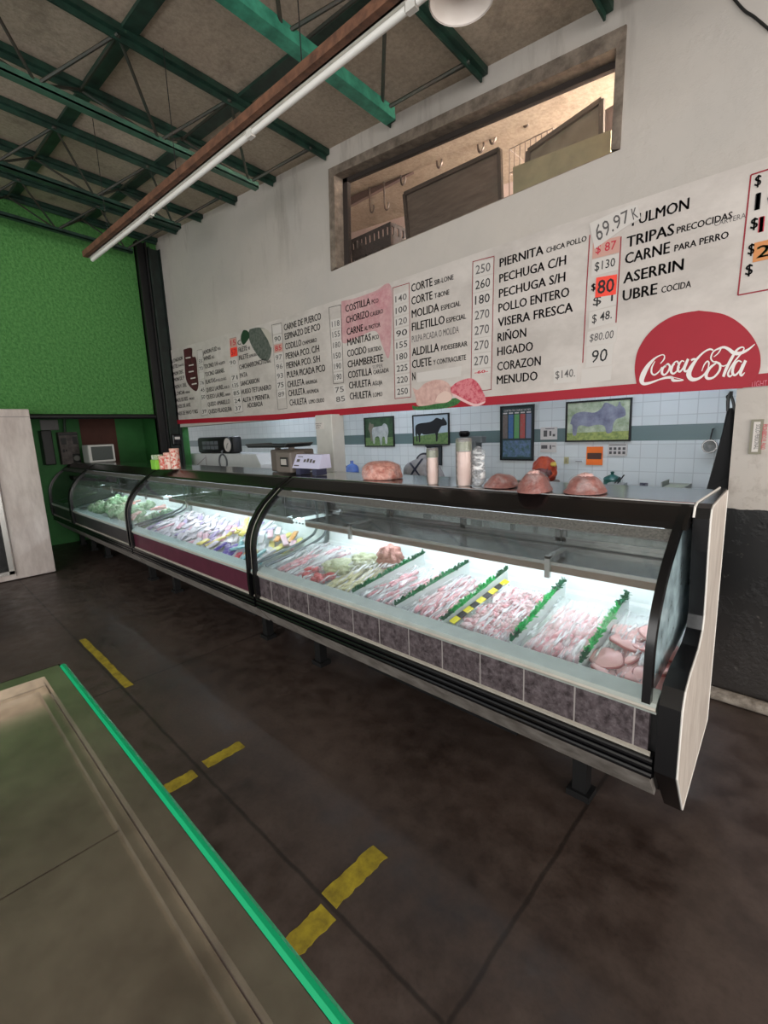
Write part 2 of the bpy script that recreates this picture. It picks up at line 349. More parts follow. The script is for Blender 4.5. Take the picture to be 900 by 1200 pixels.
M = dict(
    floor=floor_mat(), wall=front_wall_mat(), tiles=tile_wall_mat(), granite=tilepanel_mat(), ceiling=ceiling_mat(),
    green_stucco=mat('rough_green_stucco', (90, 148, 80), 0.9, c2=(60, 118, 56), scale=30, bump=1.0, bscale=26),
    green_paint=mat('smooth_green_paint', (62, 136, 68), 0.6, var=0.25, scale=4),
    brown_paint=mat('brown_paint', (104, 62, 52), 0.7, var=0.2, scale=6),
    steel_green=mat('green_painted_steel', (36, 70, 57), 0.5, c2=(18, 40, 33), scale=9),
    steel_green2=mat('bright_green_painted_steel', (70, 156, 128), 0.45, c2=(38, 104, 84), scale=9),
    steel_green3=mat('dull_green_painted_steel', (66, 110, 90), 0.5, c2=(54, 84, 70), scale=7), rod=mat('dark_brown_green_rod', (58, 50, 42), 0.6, c2=(36, 50, 42), scale=6),
    rust=mat('rusty_brown_paint', (126, 86, 64), 0.7, c2=(84, 56, 42), scale=18),
    white_enamel=mat('white_enamel', (225, 222, 215), 0.35, var=0.12, scale=14),
    tube_white=mat('fluorescent_tube_glass', (240, 238, 232), 0.25),
    lampwhite=mat('white_lamp_shade', (232, 222, 214), 0.4),
    black=mat('black_gloss_plastic', (16, 16, 18), 0.22),
    blackm=mat('black_satin', (22, 22, 23), 0.45),
    rubber=mat('dark_rubber', (28, 27, 26), 0.7),
    rim=mat('grey_plastic_rim', (176, 184, 178), 0.45, var=0.12, scale=10),
    cream=mat('cream_trim', (196, 190, 178), 0.3, var=0.15, scale=20),
    chrome=mat('brushed_trim', (190, 188, 184), 0.25, metal=0.7),
    steel=mat('stainless_steel', (176, 176, 174), 0.16, metal=1.0, var=0.15, scale=5),
    steel_dull=mat('dull_stainless_tray', (206, 196, 180), 0.27, metal=0.85, c2=(160, 150, 138), scale=4, bump=0.06, bscale=6),
    maroon=mat('maroon_laminate', (92, 40, 58), 0.4, c2=(76, 32, 48), scale=10),
    darkpanel=mat('dark_grey_laminate', (52, 50, 52), 0.4, var=0.2),
    kick=mat('dirty_white_kick_panel', (150, 144, 138), 0.5, c2=(104, 98, 92), scale=9),
    whiteplast=mat('white_liner', (222, 230, 228), 0.4, var=0.05),
    endpanel=mat('cream_marbled_end_panel', (226, 216, 206), 0.4, c2=(198, 186, 176), scale=6, stretch=(3, 3, 0.8)),
    darksteel=mat('dark_steel_shelf', (132, 132, 130), 0.18, metal=0.8, var=0.2),
    frostglass=glassmat('frosty_side_glass', (0.85, 0.95, 0.97), 1.0, 0.42, hz=(196, 222, 230)),
    glass=glassmat('reflection_haze_glass', (0.93, 0.97, 0.96), 1.25, 0.035),  # diffuse haze imitates pale room reflections on the case glass
    winglass=glassmat('dusty_window_glass', (0.93, 0.92, 0.9), 0.8, 0.05, hz=(190, 170, 160)),
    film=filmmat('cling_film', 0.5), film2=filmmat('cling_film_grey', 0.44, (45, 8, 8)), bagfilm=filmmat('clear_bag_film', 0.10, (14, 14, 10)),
    garland=mat('bright_green_plastic_grass', (32, 214, 110), 0.5, c2=(14, 150, 74), scale=60),
    garland2=mat('dark_green_plastic_grass', (20, 112, 70), 0.5, c2=(12, 76, 48), scale=60),
    pink=mat('pale_pink_meat', (236, 184, 188), 0.4, c2=(244, 222, 222), scale=22),
    pink2=mat('pink_red_meat', (220, 134, 142), 0.4, c2=(240, 204, 206), scale=30),
    slicepink=mat('pink_ham_slice', (234, 184, 180), 0.4, c2=(226, 168, 164), scale=14),
    rind=mat('brownish_pink_rind', (166, 96, 96), 0.5),
    red=mat('dark_red_meat', (176, 58, 62), 0.35, c2=(214, 120, 118), scale=25),
    offal=mat('pale_greenish_tripe', (204, 208, 176), 0.5, c2=(170, 178, 138), scale=30, bump=0.6, bscale=60),
    brownball=mat('brown_pink_meat_ball', (188, 140, 126), 0.5, c2=(146, 98, 88), scale=40, bump=0.6, bscale=60),
    strip=mat('pale_yellow_strips', (222, 216, 168), 0.5, c2=(176, 170, 110), scale=20),
    greymeat=mat('grey_wrapped_meat', (150, 142, 142), 0.4, c2=(196, 190, 190), scale=24),
    yellow=mat('yellow_floor_tape', (182, 162, 44), 0.6, c2=(132, 116, 34), scale=16),
    yellowp=mat('yellow_label', (236, 222, 40), 0.5), blackp=mat('dark_print', (34, 32, 32), 0.6),
    banner=mat('white_vinyl_banner', (216, 208, 202), 0.45, c2=(192, 184, 178), scale=2.2, bump=0.55, bscale=2.4, stretch=(1, 1, 1.6)),
    redvinyl=mat('red_vinyl', (170, 22, 44), 0.6, var=0.08, scale=4),
    redprint=mat('dark_red_line', (150, 30, 46), 0.5),
    ink=mat('black_ink', (22, 20, 22), 0.5), marker=mat('grey_marker', (92, 88, 88), 0.6), redink=mat('red_marker', (200, 30, 60), 0.5),
    paper=mat('white_paper_tag', (214, 208, 203), 0.6), paperred=mat('fluorescent_red_tag', (255, 74, 56), 0.5), paperorange=mat('orange_tag', (214, 142, 84), 0.6), paperpink=mat('pinkish_tag', (206, 160, 148), 0.6),
    whitevinyl=mat('white_print', (238, 232, 230), 0.45),
    cardgreen=mat('card_green', (120, 200, 60), 0.5),
)

# ------------------------------------------------------------------ the setting
WY = 3.12                      # front face of the shop wall
def cz(x, y): return 3.80-0.0977*x-0.06*(y-3.12)
struct(MB().box((-15, -5.2, -0.1), (7, 7, 0)).build('floor', M['floor']))
def ceil_fn(u, v):
    x = -15+u*22; y = -5.2+v*12.2
    return (x, y, cz(x, y)+0.005)
b = MB(); b.add([(-15,-5.2,cz(-15,-5.2)),(7,-5.2,cz(7,-5.2)),(7,7,cz(7,7)),(-15,7,cz(-15,7)),(-15,-5.2,cz(-15,-5.2)+.15),(7,-5.2,cz(7,-5.2)+.15),(7,7,cz(7,7)+.15),(-15,7,cz(-15,7)+.15)],
      [(0,3,2,1),(4,5,6,7),(0,1,5,4),(1,2,6,5),(2,3,7,6),(3,0,4,7)])
struct(b.build('ceiling', M['ceiling']))
# front wall, with the serving hatch and the high window left open
wTL = at(386,199,Y=WY); wTR = at(735,30,Y=WY); wBL = at(389,318,Y=WY); wBR = at(727,175,Y=WY)
b = MB(); T0, T1 = WY, WY+0.18
zh = 1.80
def wp(pts): b.prism(pts, 'y', T0, T1)
top = lambda x: cz(x, WY)+0.06
wp([(-7.5, zh), (wBL.x, zh), (wBL.x, wBL.z), (wTL.x, wTL.z), (wTL.x, top(wTL.x)), (-7.5, top(-7.5))])
wp([(wBL.x, zh), (wBR.x, zh), (wBR.x, wBR.z), (wBL.x, wBL.z)])
wp([(wTL.x, wTL.z), (wTR.x, wTR.z), (wTR.x, top(wTR.x)), (wTL.x, top(wTL.x))])
wp([(wBR.x, zh), (-0.39, zh), (7, zh), (7, top(7)), (wTR.x, top(wTR.x)), (wTR.x, wTR.z), (wBR.x, wBR.z)])
wp([(-0.39, 0), (7, 0), (7, zh), (-0.39, zh)])
struct(b.build('wall_front', M['wall']))
struct(MB().tube(catmull([(-0.9, 3.085, 0.035), (-0.35, 3.08, 0.037), (0.4, 3.075, 0.034), (2.5, 3.08, 0.036), (6.5, 3.085, 0.035)], 6), 0.036, 10).build('baseboard_front', mat('chipped_white_kerb', (176,166,154), 0.7, c2=(96,86,76), scale=14), smooth=True))
# green wall at the far left: rough upper wall, open below, smooth wall further in
struct(MB().box((-7.72, -5.2, 1.98), (-7.5, WY+.18, 4.95)).build('wall_left', M['green_stucco']))
struct(MB().box((-9.2, -5.2, 0), (-9.0, 3.3, 2.6)).build('wall_left_recess', M['green_paint']))
struct(MB().box((-9.2, -5.2, 2.6), (-7.72, 3.3, 2.7)).build('ceiling_recess', M['ceiling']))
struct(MB().box((-9.0, WY+.02, 0), (-7.5, WY+.18, 2.6)).build('wall_recess_end', M['green_paint']))
pa = at(92,492,X=-8.995); pb = at(134,492,X=-8.995); pc = at(134,545,X=-8.995)
struct(MB().box((-9.0, pa.y, pc.z-.1), (-8.992, pb.y, pa.z+.08)).build('trim_1', M['brown_paint']))
# corner column of two dark steel channels
ya = at(173,405,X=-7.42).y; yb = at(184,405,X=-7.42).y
b = MB(); b.box((-7.5, ya, 0), (-7.44, yb, 4.42)); b.box((-7.5, ya, 0), (-7.38, ya+.02, 4.42)); b.box((-7.5, yb-.02, 0), (-7.38, yb, 4.42))
struct(b.build('trim_2', M['blackm']))
b = MB(); b.box((-7.5, yb+.01, 0), (-7.42, WY+.02, 4.36)); b.box((-7.5, yb+.01, 0), (-7.36, yb+.035, 4.36)); b.box((-7.5, WY-.012, 0), (-7.36, WY+.02, 4.36))
struct(b.build('trim_3', mat('dark_green_column', (34, 48, 42), 0.5, c2=(22, 28, 26), scale=5)))
# pipe along the bottom of the stucco
p0 = at(40,489,X=-7.46); p1 = at(186,492,X=-7.46)
t = MB().tube([(-7.46, 0.5, 1.985), (-7.46, p1.y, 1.97)], 0.035, 10).build('pipe', M['blackm'], smooth=True)
tag(t, 'thick black pipe along the lower edge of the rough green wall', 'pipe')
# prep room behind the hatch
struct(MB().box((-15, 5.2, 0), (2.2, 5.35, 2.62)).build('wall_back', M['tiles']))
struct(MB().box((-15, WY+.18, 2.62), (2.2, 5.35, 2.72)).build('ceiling_prep_room', mat('pale_ceiling_paint', (196,196,192), 0.8)))
struct(MB().box((2.05, WY+.18, 0), (2.2, 5.2, 2.62)).build('wall_right_prep_room', M['tiles']))
# store room behind the high window
cream_pink = mat('pinkish_store_wall', (226, 208, 200), 0.8, c2=(206, 180, 174), scale=2.5)
struct(MB().box((-6.5, 4.55, 2.72), (1.6, 4.7, 4.3)).build('wall_store_room', cream_pink))
struct(MB().box((-6.5, WY+.18, 2.72), (-6.35, 4.55, 4.3)).build('wall_store_room_left', cream_pink))
struct(MB().box((0.6, WY+.18, 2.72), (0.75, 4.55, 4.3)).build('wall_store_room_right', cream_pink))
# high window: frame and pane
def lerp(a, c, t): return a+(c-a)*t
fm = mat('weathered_grey_window_frame', (150, 136, 122), 0.7, c2=(104, 92, 82), scale=12)
b = MB()
def fbar(a, c, ia, ic, y0, y1):
    b.add([(a.x,y0,a.z),(c.x,y0,c.z),(ic[0],y0,ic[1]),(ia[0],y0,ia[1]),(a.x,y1,a.z),(c.x,y1,c.z),(ic[0],y1,ic[1]),(ia[0],y1,ia[1])],
          [(0,1,2,3),(7,6,5,4),(0,4,5,1),(1,5,6,2),(2,6,7,3),(3,7,4,0)])
iTL = (wTL.x+.075, wTL.z-.075); iTR = (wTR.x-.05, wTR.z-.085); iBR = (wBR.x-.05, wBR.z+.015); iBL = (wBL.x+.075, wBL.z+.015)
fbar(wTL, wTR, iTL, iTR, WY-.015, WY+.10); fbar(wBL, wTL, iBL, iTL, WY-.015, WY+.10); fbar(wTR, wBR, iTR, iBR, WY-.008, WY+.10); fbar(wBR, wBL, iBR, iBL, WY+.02, WY+.10)
win = struct(b.build('window_1', fm))
b = MB(); dk = mat('dark_recess_shade', (54, 46, 42), 0.8)
def ibar(p, q, w, y0, y1):
    pv = Vector((p[0], 0, p[1])); qv = Vector((q[0], 0, q[1])); d = (qv-pv).normalized(); n = Vector((d.z, 0, -d.x))*w
    vs = [pv, qv, qv+n, pv+n]
    b.add([(v.x,y0,v.z) for v in vs]+[(v.x,y1,v.z) for v in vs], [(0,1,2,3),(7,6,5,4),(0,4,5,1),(1,5,6,2),(2,6,7,3),(3,7,4,0)])
ibar(iTL, iTR, .035, WY+.09, WY+.13); ibar(iBL, iTL, .06, WY+.09, WY+.13)  # dark bars stand in for the shadow inside the window frame
b.build('inner_frame_shade', dk, win)
MB().add([(iTL[0],WY+.11,iTL[1]),(iTR[0],WY+.11,iTR[1]),(iBR[0],WY+.11,iBR[1]),(iBL[0],WY+.11,iBL[1])], [(0,1,2,3)]).build('window_pane', M['winglass'], win)

# ------------------------------------------------------------------ roof trusses: two top chords, one bottom chord, zig-zag rods
def truss(xa, xb, label, mb, yb_end=2.62, th=0.055, bth=0.06, drop=0.40, y_start=-5.0):
    xm = (xa+xb)/2; t = thing('roof_truss', label, 'roof truss', (xm, 0, cz(xm, 0)), 'roof trusses')
    for x in (xa, xb):
        b = MB(); z = lambda y: cz(x, y)-0.03
        b.bar((x, y_start, z(y_start)), (x, WY-.005, z(WY)), th, th*0.8); b.bar((x-.012, y_start, z(y_start)-.035), (x-.012, WY-.02, z(WY)-.035), .012, .05)
        b.build('top_chord', M['steel_green'], t)
    zb = lambda y: cz(xm, y)-drop
    b = MB(); b.bar((xm, y_start, zb(y_start)), (xm, yb_end, zb(yb_end)), bth, bth*.3); b.bar((xm+bth*.4, y_start, zb(y_start)+bth*.3), (xm+bth*.4, yb_end, zb(yb_end)+bth*.3), .012, bth*.8)
    b.build('bottom_chord', mb, t)
    for k in range(-4, 3):
        yt = 1.39+.77*k; yb = 1.0+.77*k
        b = MB()
        for x in (xa, xb):
            if yb <= yb_end: b.tube([(x, yt, cz(x, yt)-.06), (xm, yb, zb(yb)+.02)], 0.0115, 6)
            if k > -4: b.tube([(x, yt-.77, cz(x, yt-.77)-.06), (xm, yb, zb(yb)+.02)], 0.0115, 6)
        b.tube([(xa, yt, cz(xa, yt)-.07), (xb, yt, cz(xb, yt)-.07)], 0.0115, 6)
        b.build('web_rods', M['rod'], t)
    return t
truss(-1.12, -0.28, 'green roof truss nearest the right, above the high window end', M['steel_green2'], bth=.07)
truss(-2.742, -1.913, 'green roof truss with a bright green lower bar, crossing behind the lamp tube', M['steel_green2'], bth=.085)
truss(-4.389, -3.546, 'green roof truss meeting the wall just left of the high window', M['steel_green3'])
truss(-5.994, -5.158, 'dark green roof truss, second left of the high window', M['steel_green'])
truss(-7.42, -6.72, 'dark green roof truss against the green stucco wall', M['steel_green'])
for (y, lab) in ((1.46, 'flat dark green beam on the ceiling crossing the trusses, farther from the shop wall'), (2.27, 'flat dark green beam on the ceiling crossing the trusses, nearer the shop wall')):
    b = MB(); w = .05
    for (xa, xb) in ((-7.49, 2),):
        b.add([(xa,y-w,cz(xa,y)-.022),(xb,y-w,cz(xb,y)-.022),(xb,y+w,cz(xb,y)-.022),(xa,y+w,cz(xa,y)-.022),(xa,y-w,cz(xa,y)+.002),(xb,y-w,cz(xb,y)+.002),(xb,y+w,cz(xb,y)+.002),(xa,y+w,cz(xa,y)+.002)],
              [(0,3,2,1),(4,5,6,7),(0,1,5,4),(1,2,6,5),(2,3,7,6),(3,0,4,7)])
    tag(b.build('roof_purlin', M['steel_green']), lab, 'roof beam', 'roof purlins')

# ------------------------------------------------------------------ hanging fluorescent strip and round lamp
A0 = at(107,305,Z=3.4); A1 = at(490,0,Z=3.4); dirv = (A1-A0).normalized(); A1 = A1+dirv*1.1
side = Vector((-dirv.y, dirv.x, 0))
t = thing('fluorescent_strip_light', 'long hanging strip light with white tubes on a rusty brown rail', 'strip light', (A0+A1)/2)
b = MB(); off = side*(-0.05)
b.bar(A0-side*0.048+Vector((0,0,.04)), A1-side*.048+Vector((0,0,.04)), .05, .05)
b.build('rail', M['rust'], t)
b = MB(); b.bar(A0+Vector((0,0,.03)), A1+Vector((0,0,.03)), .07, .03); b.build('reflector', M['white_enamel'], t)
L = (A1-A0).length; cuts = [0, (at(178,250,Z=3.4)-A0).length, (at(297,158,Z=3.4)-A0).length, L*0.78, L]
for i in range(len(cuts)-1):
    p = A0+dirv*(cuts[i]+.03); q = A0+dirv*(cuts[i+1]-.03)
    MB().tube([p+Vector((0,0,-.004)), q+Vector((0,0,-.004))], .017, 10).build('tube', M['tube_white'], t, smooth=True)
    b = MB()
    if i: b.cbox(A0+dirv*cuts[i]+Vector((0,0,-.002)), (.05, .03, .045), Matrix.Rotation(math.atan2(dirv.y, dirv.x), 4, 'Z')); b.build('lamp_holder', M['white_enamel'], t)
for s in (.12, .38, .65, .9):
    p = A0+dirv*L*s-side*.048; MB().tube([p+Vector((0,0,.07)), (p.x, p.y, cz(p.x, p.y)+.01)], .003, 5).build('hanger_wire', M['rubber'], t)
lc = at(541,-1,Z=3.25); LS = .57
t = thing('pendant_lamp', 'round white pendant lamp shade hanging at the top edge above the window', 'lamp', lc)
sc_ = lambda P: [(r*LS, z*LS) for r, z in P]
MB().lathe(sc_([(.222,0),(.222,.012),(.20,.05),(.16,.12),(.10,.19),(.05,.22),(.05,.30),(.03,.32)]), lc, 32, capb=False).lathe(sc_([(.215,.004),(.195,.05),(.155,.115),(.095,.18),(.01,.21)]), lc, 32, capb=False, capt=False).build('shade', M['lampwhite'], t, smooth=True)
MB().lathe(sc_([(.012,.06),(.04,.065),(.055,.09),(.05,.12),(.03,.16),(.025,.2)]), lc, 20).build('bulb', mat('white_bulb', (245,240,232), .3), t, smooth=True)
MB().tube([lc+Vector((0,0,.31*LS)), (lc.x, lc.y, cz(lc.x, lc.y)+.01)], .006, 6).build('cord', M['rubber'], t)
# cable up on the wall
tag(MB().tube(catmull([at(858,-4,Y=WY-.01), at(872,12,Y=WY-.012), at(884,20,Y=WY-.012), at(903,36,Y=WY-.01)], 6), .006, 6).build('cable', M['rubber']), 'thin dark cable on the white wall at the top right corner', 'cable')

# ------------------------------------------------------------------ yellow floor tape
def tape(x0, x1, y0, y1, lab):
    n = 14; random.seed(lab); b = MB(); pts = []
    lx = x1-x0; ly = y1-y0
    P = []
    if lx > ly:
        P += [(x0+lx*i/n, y0+random.uniform(-.004, .004)) for i in range(n+1)]+[(x1-lx*i/n, y1+random.uniform(-.004, .004)) for i in range(n+1)]
    else:
        P += [(x0+random.uniform(-.004, .004), y1-ly*i/n) for i in range(n+1)]+[(x1+random.uniform(-.004, .004), y0+ly*i/n) for i in range(n+1)]
    b.prism(P, 'z', 0.0005, .002)
    tag(b.build('floor_tape', M['yellow']), lab, 'floor tape', 'yellow floor tape strips')
tape(-4.39, -3.26, .815, .865, 'longest yellow tape strip on the floor, lying along the joint beyond the steel table')
tape(-2.17, -2.10, .835, 1.04, 'small yellow tape strip on the case side of the floor joint, middle of the floor')
tape(-2.15, -2.08, .60, .775, 'small yellow tape strip on the table side of the floor joint, middle of the floor')
tape(-1.175, -1.095, .81, 1.07, 'broad yellow tape strip on the case side of the joint, nearest the viewer')
tape(-1.145, -1.065, .58, .785, 'broad yellow tape strip at the green table edge, nearest the viewer')

# ------------------------------------------------------------------ steel table in the foreground
TX0, TX1, TY0, TY1, TZ = -1.79, 0.25, -0.62, 0.268, 0.9
t = thing('steel_table', 'stainless steel tray table with a raised rim and bright green edging in the foreground', 'table', ((TX0+TX1)/2, (TY0+TY1)/2, 0))
def ring(b, o, i, z0, z1, zi=None):
    zi = z1 if zi is None else zi
    (ox0,oy0,ox1,oy1), (ix0,iy0,ix1,iy1) = o, i
    vs = [(ox0,oy0,z1),(ox1,oy0,z1),(ox1,oy1,z1),(ox0,oy1,z1),(ix0,iy0,zi),(ix1,iy0,zi),(ix1,iy1,zi),(ix0,iy1,zi),(ix0,iy0,z0),(ix1,iy0,z0),(ix1,iy1,z0),(ix0,iy1,z0)]
    b.add(vs, [(0,1,5,4),(1,2,6,5),(2,3,7,6),(3,0,4,7),(4,5,9,8),(5,6,10,9),(6,7,11,10),(7,4,8,11)])
b = MB(); ring(b, (TX0,TY0,TX1,TY1), (TX0+.06,TY0+.05,TX1-.06,TY1-.052), .868, TZ)
b.box((TX0, TY1-.004, .82), (TX1, TY1, TZ)); b.box((TX0, TY0, .82), (TX0+.004, TY1, TZ)); b.box((TX1-.004, TY0, .82), (TX1, TY1, TZ)); b.box((TX0, TY0, .82), (TX1, TY0+.004, TZ))
b.build('rim', M['steel_dull'], t)
b = MB(); ring(b, (TX0+.062,TY0+.052,TX1-.062,TY1-.054), (TX0+.085,TY0+.075,TX1-.085,TY1-.075), .85, .8685)
b.build('step', M['steel_dull'], t)
jx = at(120,985,Z=.85).x
b = MB(); b.box((TX0+.08, TY0+.07, .84), (jx-.002, TY1-.07, .851)); b.build('tray_sheet', M['steel_dull'], t)
b = MB(); b.box((jx+.002, TY0+.07, .84), (TX1-.08, TY1-.07, .851)); b.build('tray_sheet', M['steel_dull'], t)
b = MB(); b.tube([(TX0+.02, TY1+.006, TZ-.006), (TX1, TY1+.006, TZ-.006)], .011, 10); b.box((TX0+.02, TY1, .845), (TX1, TY1+.012, TZ-.006))
b.build('green_edging', mat('bright_green_edging', (18, 178, 120), .3), t)
for (x, y) in ((TX0+.06, TY0+.06), (TX0+.06, TY1-.06), (TX1-.06, TY0+.06), (TX1-.06, TY1-.06)):
    MB().box((x-.02, y-.02, 0), (x+.02, y+.02, .845)).build('leg', M['steel_dull'], t)

# ------------------------------------------------------------------ white cold cabinet at far left
t = thing('refrigerator', 'tall white refrigerator with a dark glass door at the left edge', 'refrigerator', (-7.26, .3, 0))
FX = -7.05
b = MB(); b.bbox((-7.265, .32, 1.03), (.42, 1.74, 2.04), b=.012); b.build('body', mat('white_cabinet_paint', (222, 212, 206), .45, c2=(196, 184, 178), scale=5, stretch=(2, 2, .6)), t, smooth=True)
b = MB(); b.box((FX-.003, -.52, 1.955), (FX+.004, 1.185, 1.961)); b.box((FX-.003, .79, .05), (FX+.003, .795, 1.955)); b.build('seam', mat('grey_seam', (150, 142, 138), .6), t)
b = MB(); y0, y1 = -.45, .775
for (a, c) in (((y0,.09),(y1,.13)), ((y0,1.88),(y1,1.93)), ((y0,.09),(y0+.05,1.93)), ((y1-.05,.09),(y1,1.93))): b.box((FX-.002, a[0], a[1]), (FX+.035, c[0], c[1]))
dr = b.build('door', M['chrome'], t)
MB().box((FX+.004, y0+.05, .13), (FX+.02, y1-.05, 1.88)).build('pane', mat('dark_door_glass', (24, 26, 28), .06), dr)
b = MB(); b.tube([(FX+.04, y1-.09, .95), (FX+.07, y1-.09, .97), (FX+.07, y1-.09, 1.25), (FX+.04, y1-.09, 1.27)], .01, 8); b.build('handle', M['blackm'], dr)

# ------------------------------------------------------------------ refrigerated display cases
PROF = [(1.588,.705),(1.590,.80),(1.594,.88),(1.612,.955),(1.652,1.035),(1.722,1.125),(1.80,1.19),(1.88,1.25),(1.962,1.298)]
GP = [(p.y, p.z) for p in catmull([(0, a, c) for (a, c) in PROF], 4)]
def deckz(y): return .645+(y-1.665)*.215
lamp_mat = mat('lit_lamp_tube', (235, 244, 255), .3, emit=33)
lamp_dim = mat('dim_lamp_tube', (235, 244, 255), .3, emit=6)
pale_rim = mat('pale_green_rim', (178, 200, 196), .35)
vent_m = mat('dark_vent_slots', (60, 70, 70), .6)
def case(x0, x1, panel, label, lit=True, rim=None, strip_left=False, glassm='glass'):
    xm = (x0+x1)/2
    t = thing('display_case', label, 'display case', (xm, 1.98, 0), 'refrigerated display cases')
    a, c = x0+.004, x1-.004
    B = lambda: MB()
    B().prism([(1.63,.66),(1.63,.43),(1.72,.30),(2.38,.28),(2.38,.99),(2.30,.99),(2.30,.40),(1.76,.40),(1.67,.47),(1.67,.66)], 'x', a, c).build('tank', M['blackm'], t)
    B().box((a+.02, 1.606, .512), (c-.02, 1.632, .672)).build('front_panel', panel, t)
    B().prism([(1.606,.668),(1.594,.670),(1.588,.678),(1.590,.686),(1.606,.690)], 'x', a, c).build('upper_trim', M['cream'], t)
    B().prism([(1.606,.500),(1.598,.502),(1.596,.512),(1.606,.516)], 'x', a+.01, c-.01).build('lower_trim', M['cream'], t)
    pr = [(1.63,.505),(1.604,.503)]
    for k in range(3):
        z = .50-k*.027; pr += [(1.590,z-.002),(1.586,z-.008),(1.586,z-.016),(1.590,z-.021),(1.606,z-.023),(1.606,z-.026)]
    pr += [(1.63,.41)]
    B().prism(pr, 'x', a, c).build('bumper', M['black'], t)
    B().prism([(1.602,.42),(1.702,.285),(1.722,.296),(1.63,.43)], 'x', a+.01, c-.01).build('kick_panel', M['kick'], t)
    B().prism([(1.590,.688),(1.596,.700),(1.655,.722),(1.668,.716),(1.670,.64),(1.60,.66)], 'x', a, c).build('sill', rim or M['rim'], t)
    dk = B().prism([(1.664,.645),(2.25,.771),(2.262,.79),(2.275,.985),(2.298,.985),(2.298,.75),(1.664,.62)], 'x', a+.012, c-.012).build('liner', M['whiteplast'], t)
    b = B(); n = int((c-a-.3)/.045)
    for i in range(n): x = a+.15+i*.045; b.box((x, 2.262, .872), (x+.016, 2.27, .884))
    b.build('vent_slots', vent_m, dk)
    # rear sliding doors above the shelf
    b = B(); b.box((a, 2.30, .985), (c, 2.345, 1.02)); b.box((a, 2.30, 1.26), (c, 2.345, 1.297))
    for x in (a, c-.03): b.box((x, 2.30, 1.0), (x+.03, 2.345, 1.28))
    rf = b.build('rear_frame', M['darksteel'], t); n = 4
    for i in range(n):
        w = (c-a-.06)/n; xa = a+.03+i*w; y = 2.305+(i % 2)*.018
        b = B(); b.box((xa, y, 1.02), (xa+.025, y+.015, 1.262)); b.box((xa+w-.025, y, 1.02), (xa+w, y+.015, 1.262)); b.box((xa, y, 1.02), (xa+w, y+.015, 1.04)); b.box((xa, y, 1.245), (xa+w, y+.015, 1.262))
        d = b.build('rear_door', M['darksteel'], t)
        B().box((xa+.025, y+.005, 1.04), (xa+w-.025, y+.010, 1.245)).build('pane', M['rearglass'], d)
    sh = B().box((a+.10, 1.985, .990), (c-.04, 2.27, 1.0)).build('shelf', M['darksteel'], t)
    B().box((a+.10, 1.978, .988), (c-.04, 1.986, 1.003)).build('front_edge', M['chrome'], sh)
    B().box((a+.10, 1.982, .954), (c-.04, 1.99, .988)).build('shelf_valance', M['shelfbrown'], sh)
    for f in (.24, .78):
        x = a+(c-a)*f
        b = B(); b.box((x-.012, 1.96, .93), (x+.012, 1.977, 1.03)); b.box((x-.012, 1.96, 1.02), (x+.012, 2.16, 1.032)); b.build('shelf_bracket', M['chrome'], sh)
    if lit:
        B().tube([(a+.12, 2.09, .979), (c-.10, 2.09, .979)], .010, 10).build('shelf_lamp', lamp_mat, t)
    B().tube([(a+.08, 1.905, 1.214), (c-.08, 1.905, 1.214)], .013, 10).build('canopy_lamp', lamp_dim if lit else M['tube_white'], t)
    B().prism([(1.966,1.314),(1.945,1.305),(1.86,1.256),(1.848,1.237),(1.87,1.231),(1.92,1.238),(2.0,1.248),(2.0,1.30)], 'x', a, c).build('canopy', M['canopy'], t)
    B().prism([(1.847,1.236),(1.802,1.204),(1.812,1.196),(1.862,1.228)], 'x', a+.03, c-.03).build('diffuser', M['diffuser'], t)
    B().prism([(1.962,1.316),(1.962,1.300),(2.0,1.292),(2.40,1.292),(2.42,1.300),(2.42,1.312),(1.97,1.318)], 'x', a, c).build('counter_top', M['steel'], t)
    n = len(GP)
    b = B(); xs = (x0+.045, x1-.045)
    b.add([(xs[0], p[0]+.004, p[1]) for p in GP]+[(xs[1], p[0]+.004, p[1]) for p in GP], [(i, i+1, n+i+1, n+i) for i in range(n-1)])
    b.build('front_glass', M[glassm], t, smooth='all')
    for s, x in ((0, x0+.03), (1, x1-.03)):
        pth = [(x, p[0]-.002, p[1]) for p in ([] if (s == 1 and x1 > -1) else [(1.592, .505), (1.586, .60)])+GP]
        B().tube(pth, 0, sq=(.026, .03)).build('frame_post', M['black'], t, smooth=True)
        xi = x
        pts = [(xi, p[0]+.015, p[1]-.005) for p in GP]+[(xi, 2.27, 1.28), (xi, 2.27, .80), (xi, 1.66, .70)]
        fr = M['frostglass'] if (s == 1 and x1 > -1) else M[glassm]
        sp = B().poly(pts).build('side_pane', fr, t)
        if not (s == 1 and x1 > -1):
            g = catmull([(xi+(.02 if s == 0 else -.02), y, z) for (y, z) in ((1.66,.725),(1.9,.765),(2.12,.815),(2.20,.86),(2.225,.94),(2.225,1.06),(2.20,1.2))], 6)
            B().tube(g, .011, 8).build('gasket', M['gasket'], sp, smooth=True)
    if strip_left:
        b = B(); pth = [(x0-.004, p[0]+.006, p[1]) for p in GP]
        b.tube(pth, 0, sq=(.026, .012)); b.build('joint_strip', M['cream'], t)
    for x in (x0+.33, x1-.33):
        for y in (1.87, 2.28):
            b = B(); b.box((x-.03, y-.03, .03), (x+.03, y+.03, .30)); b.box((x-.05, y-.045, 0), (x+.05, y+.045, .03)); b.build('leg', M['blackm'], t)
    b = B(); b.box((x0+.7, 1.98, .05), (x1-.7, 2.34, .29)); b.build('compressor_box', M['blackm'], t)
    return t
M['rearglass'] = glassmat('rear_reflection_haze_glass', (.86, .88, .86), 1.4, .2, hz=(190, 196, 192))  # haze colour stands in for grey reflections above the shelf
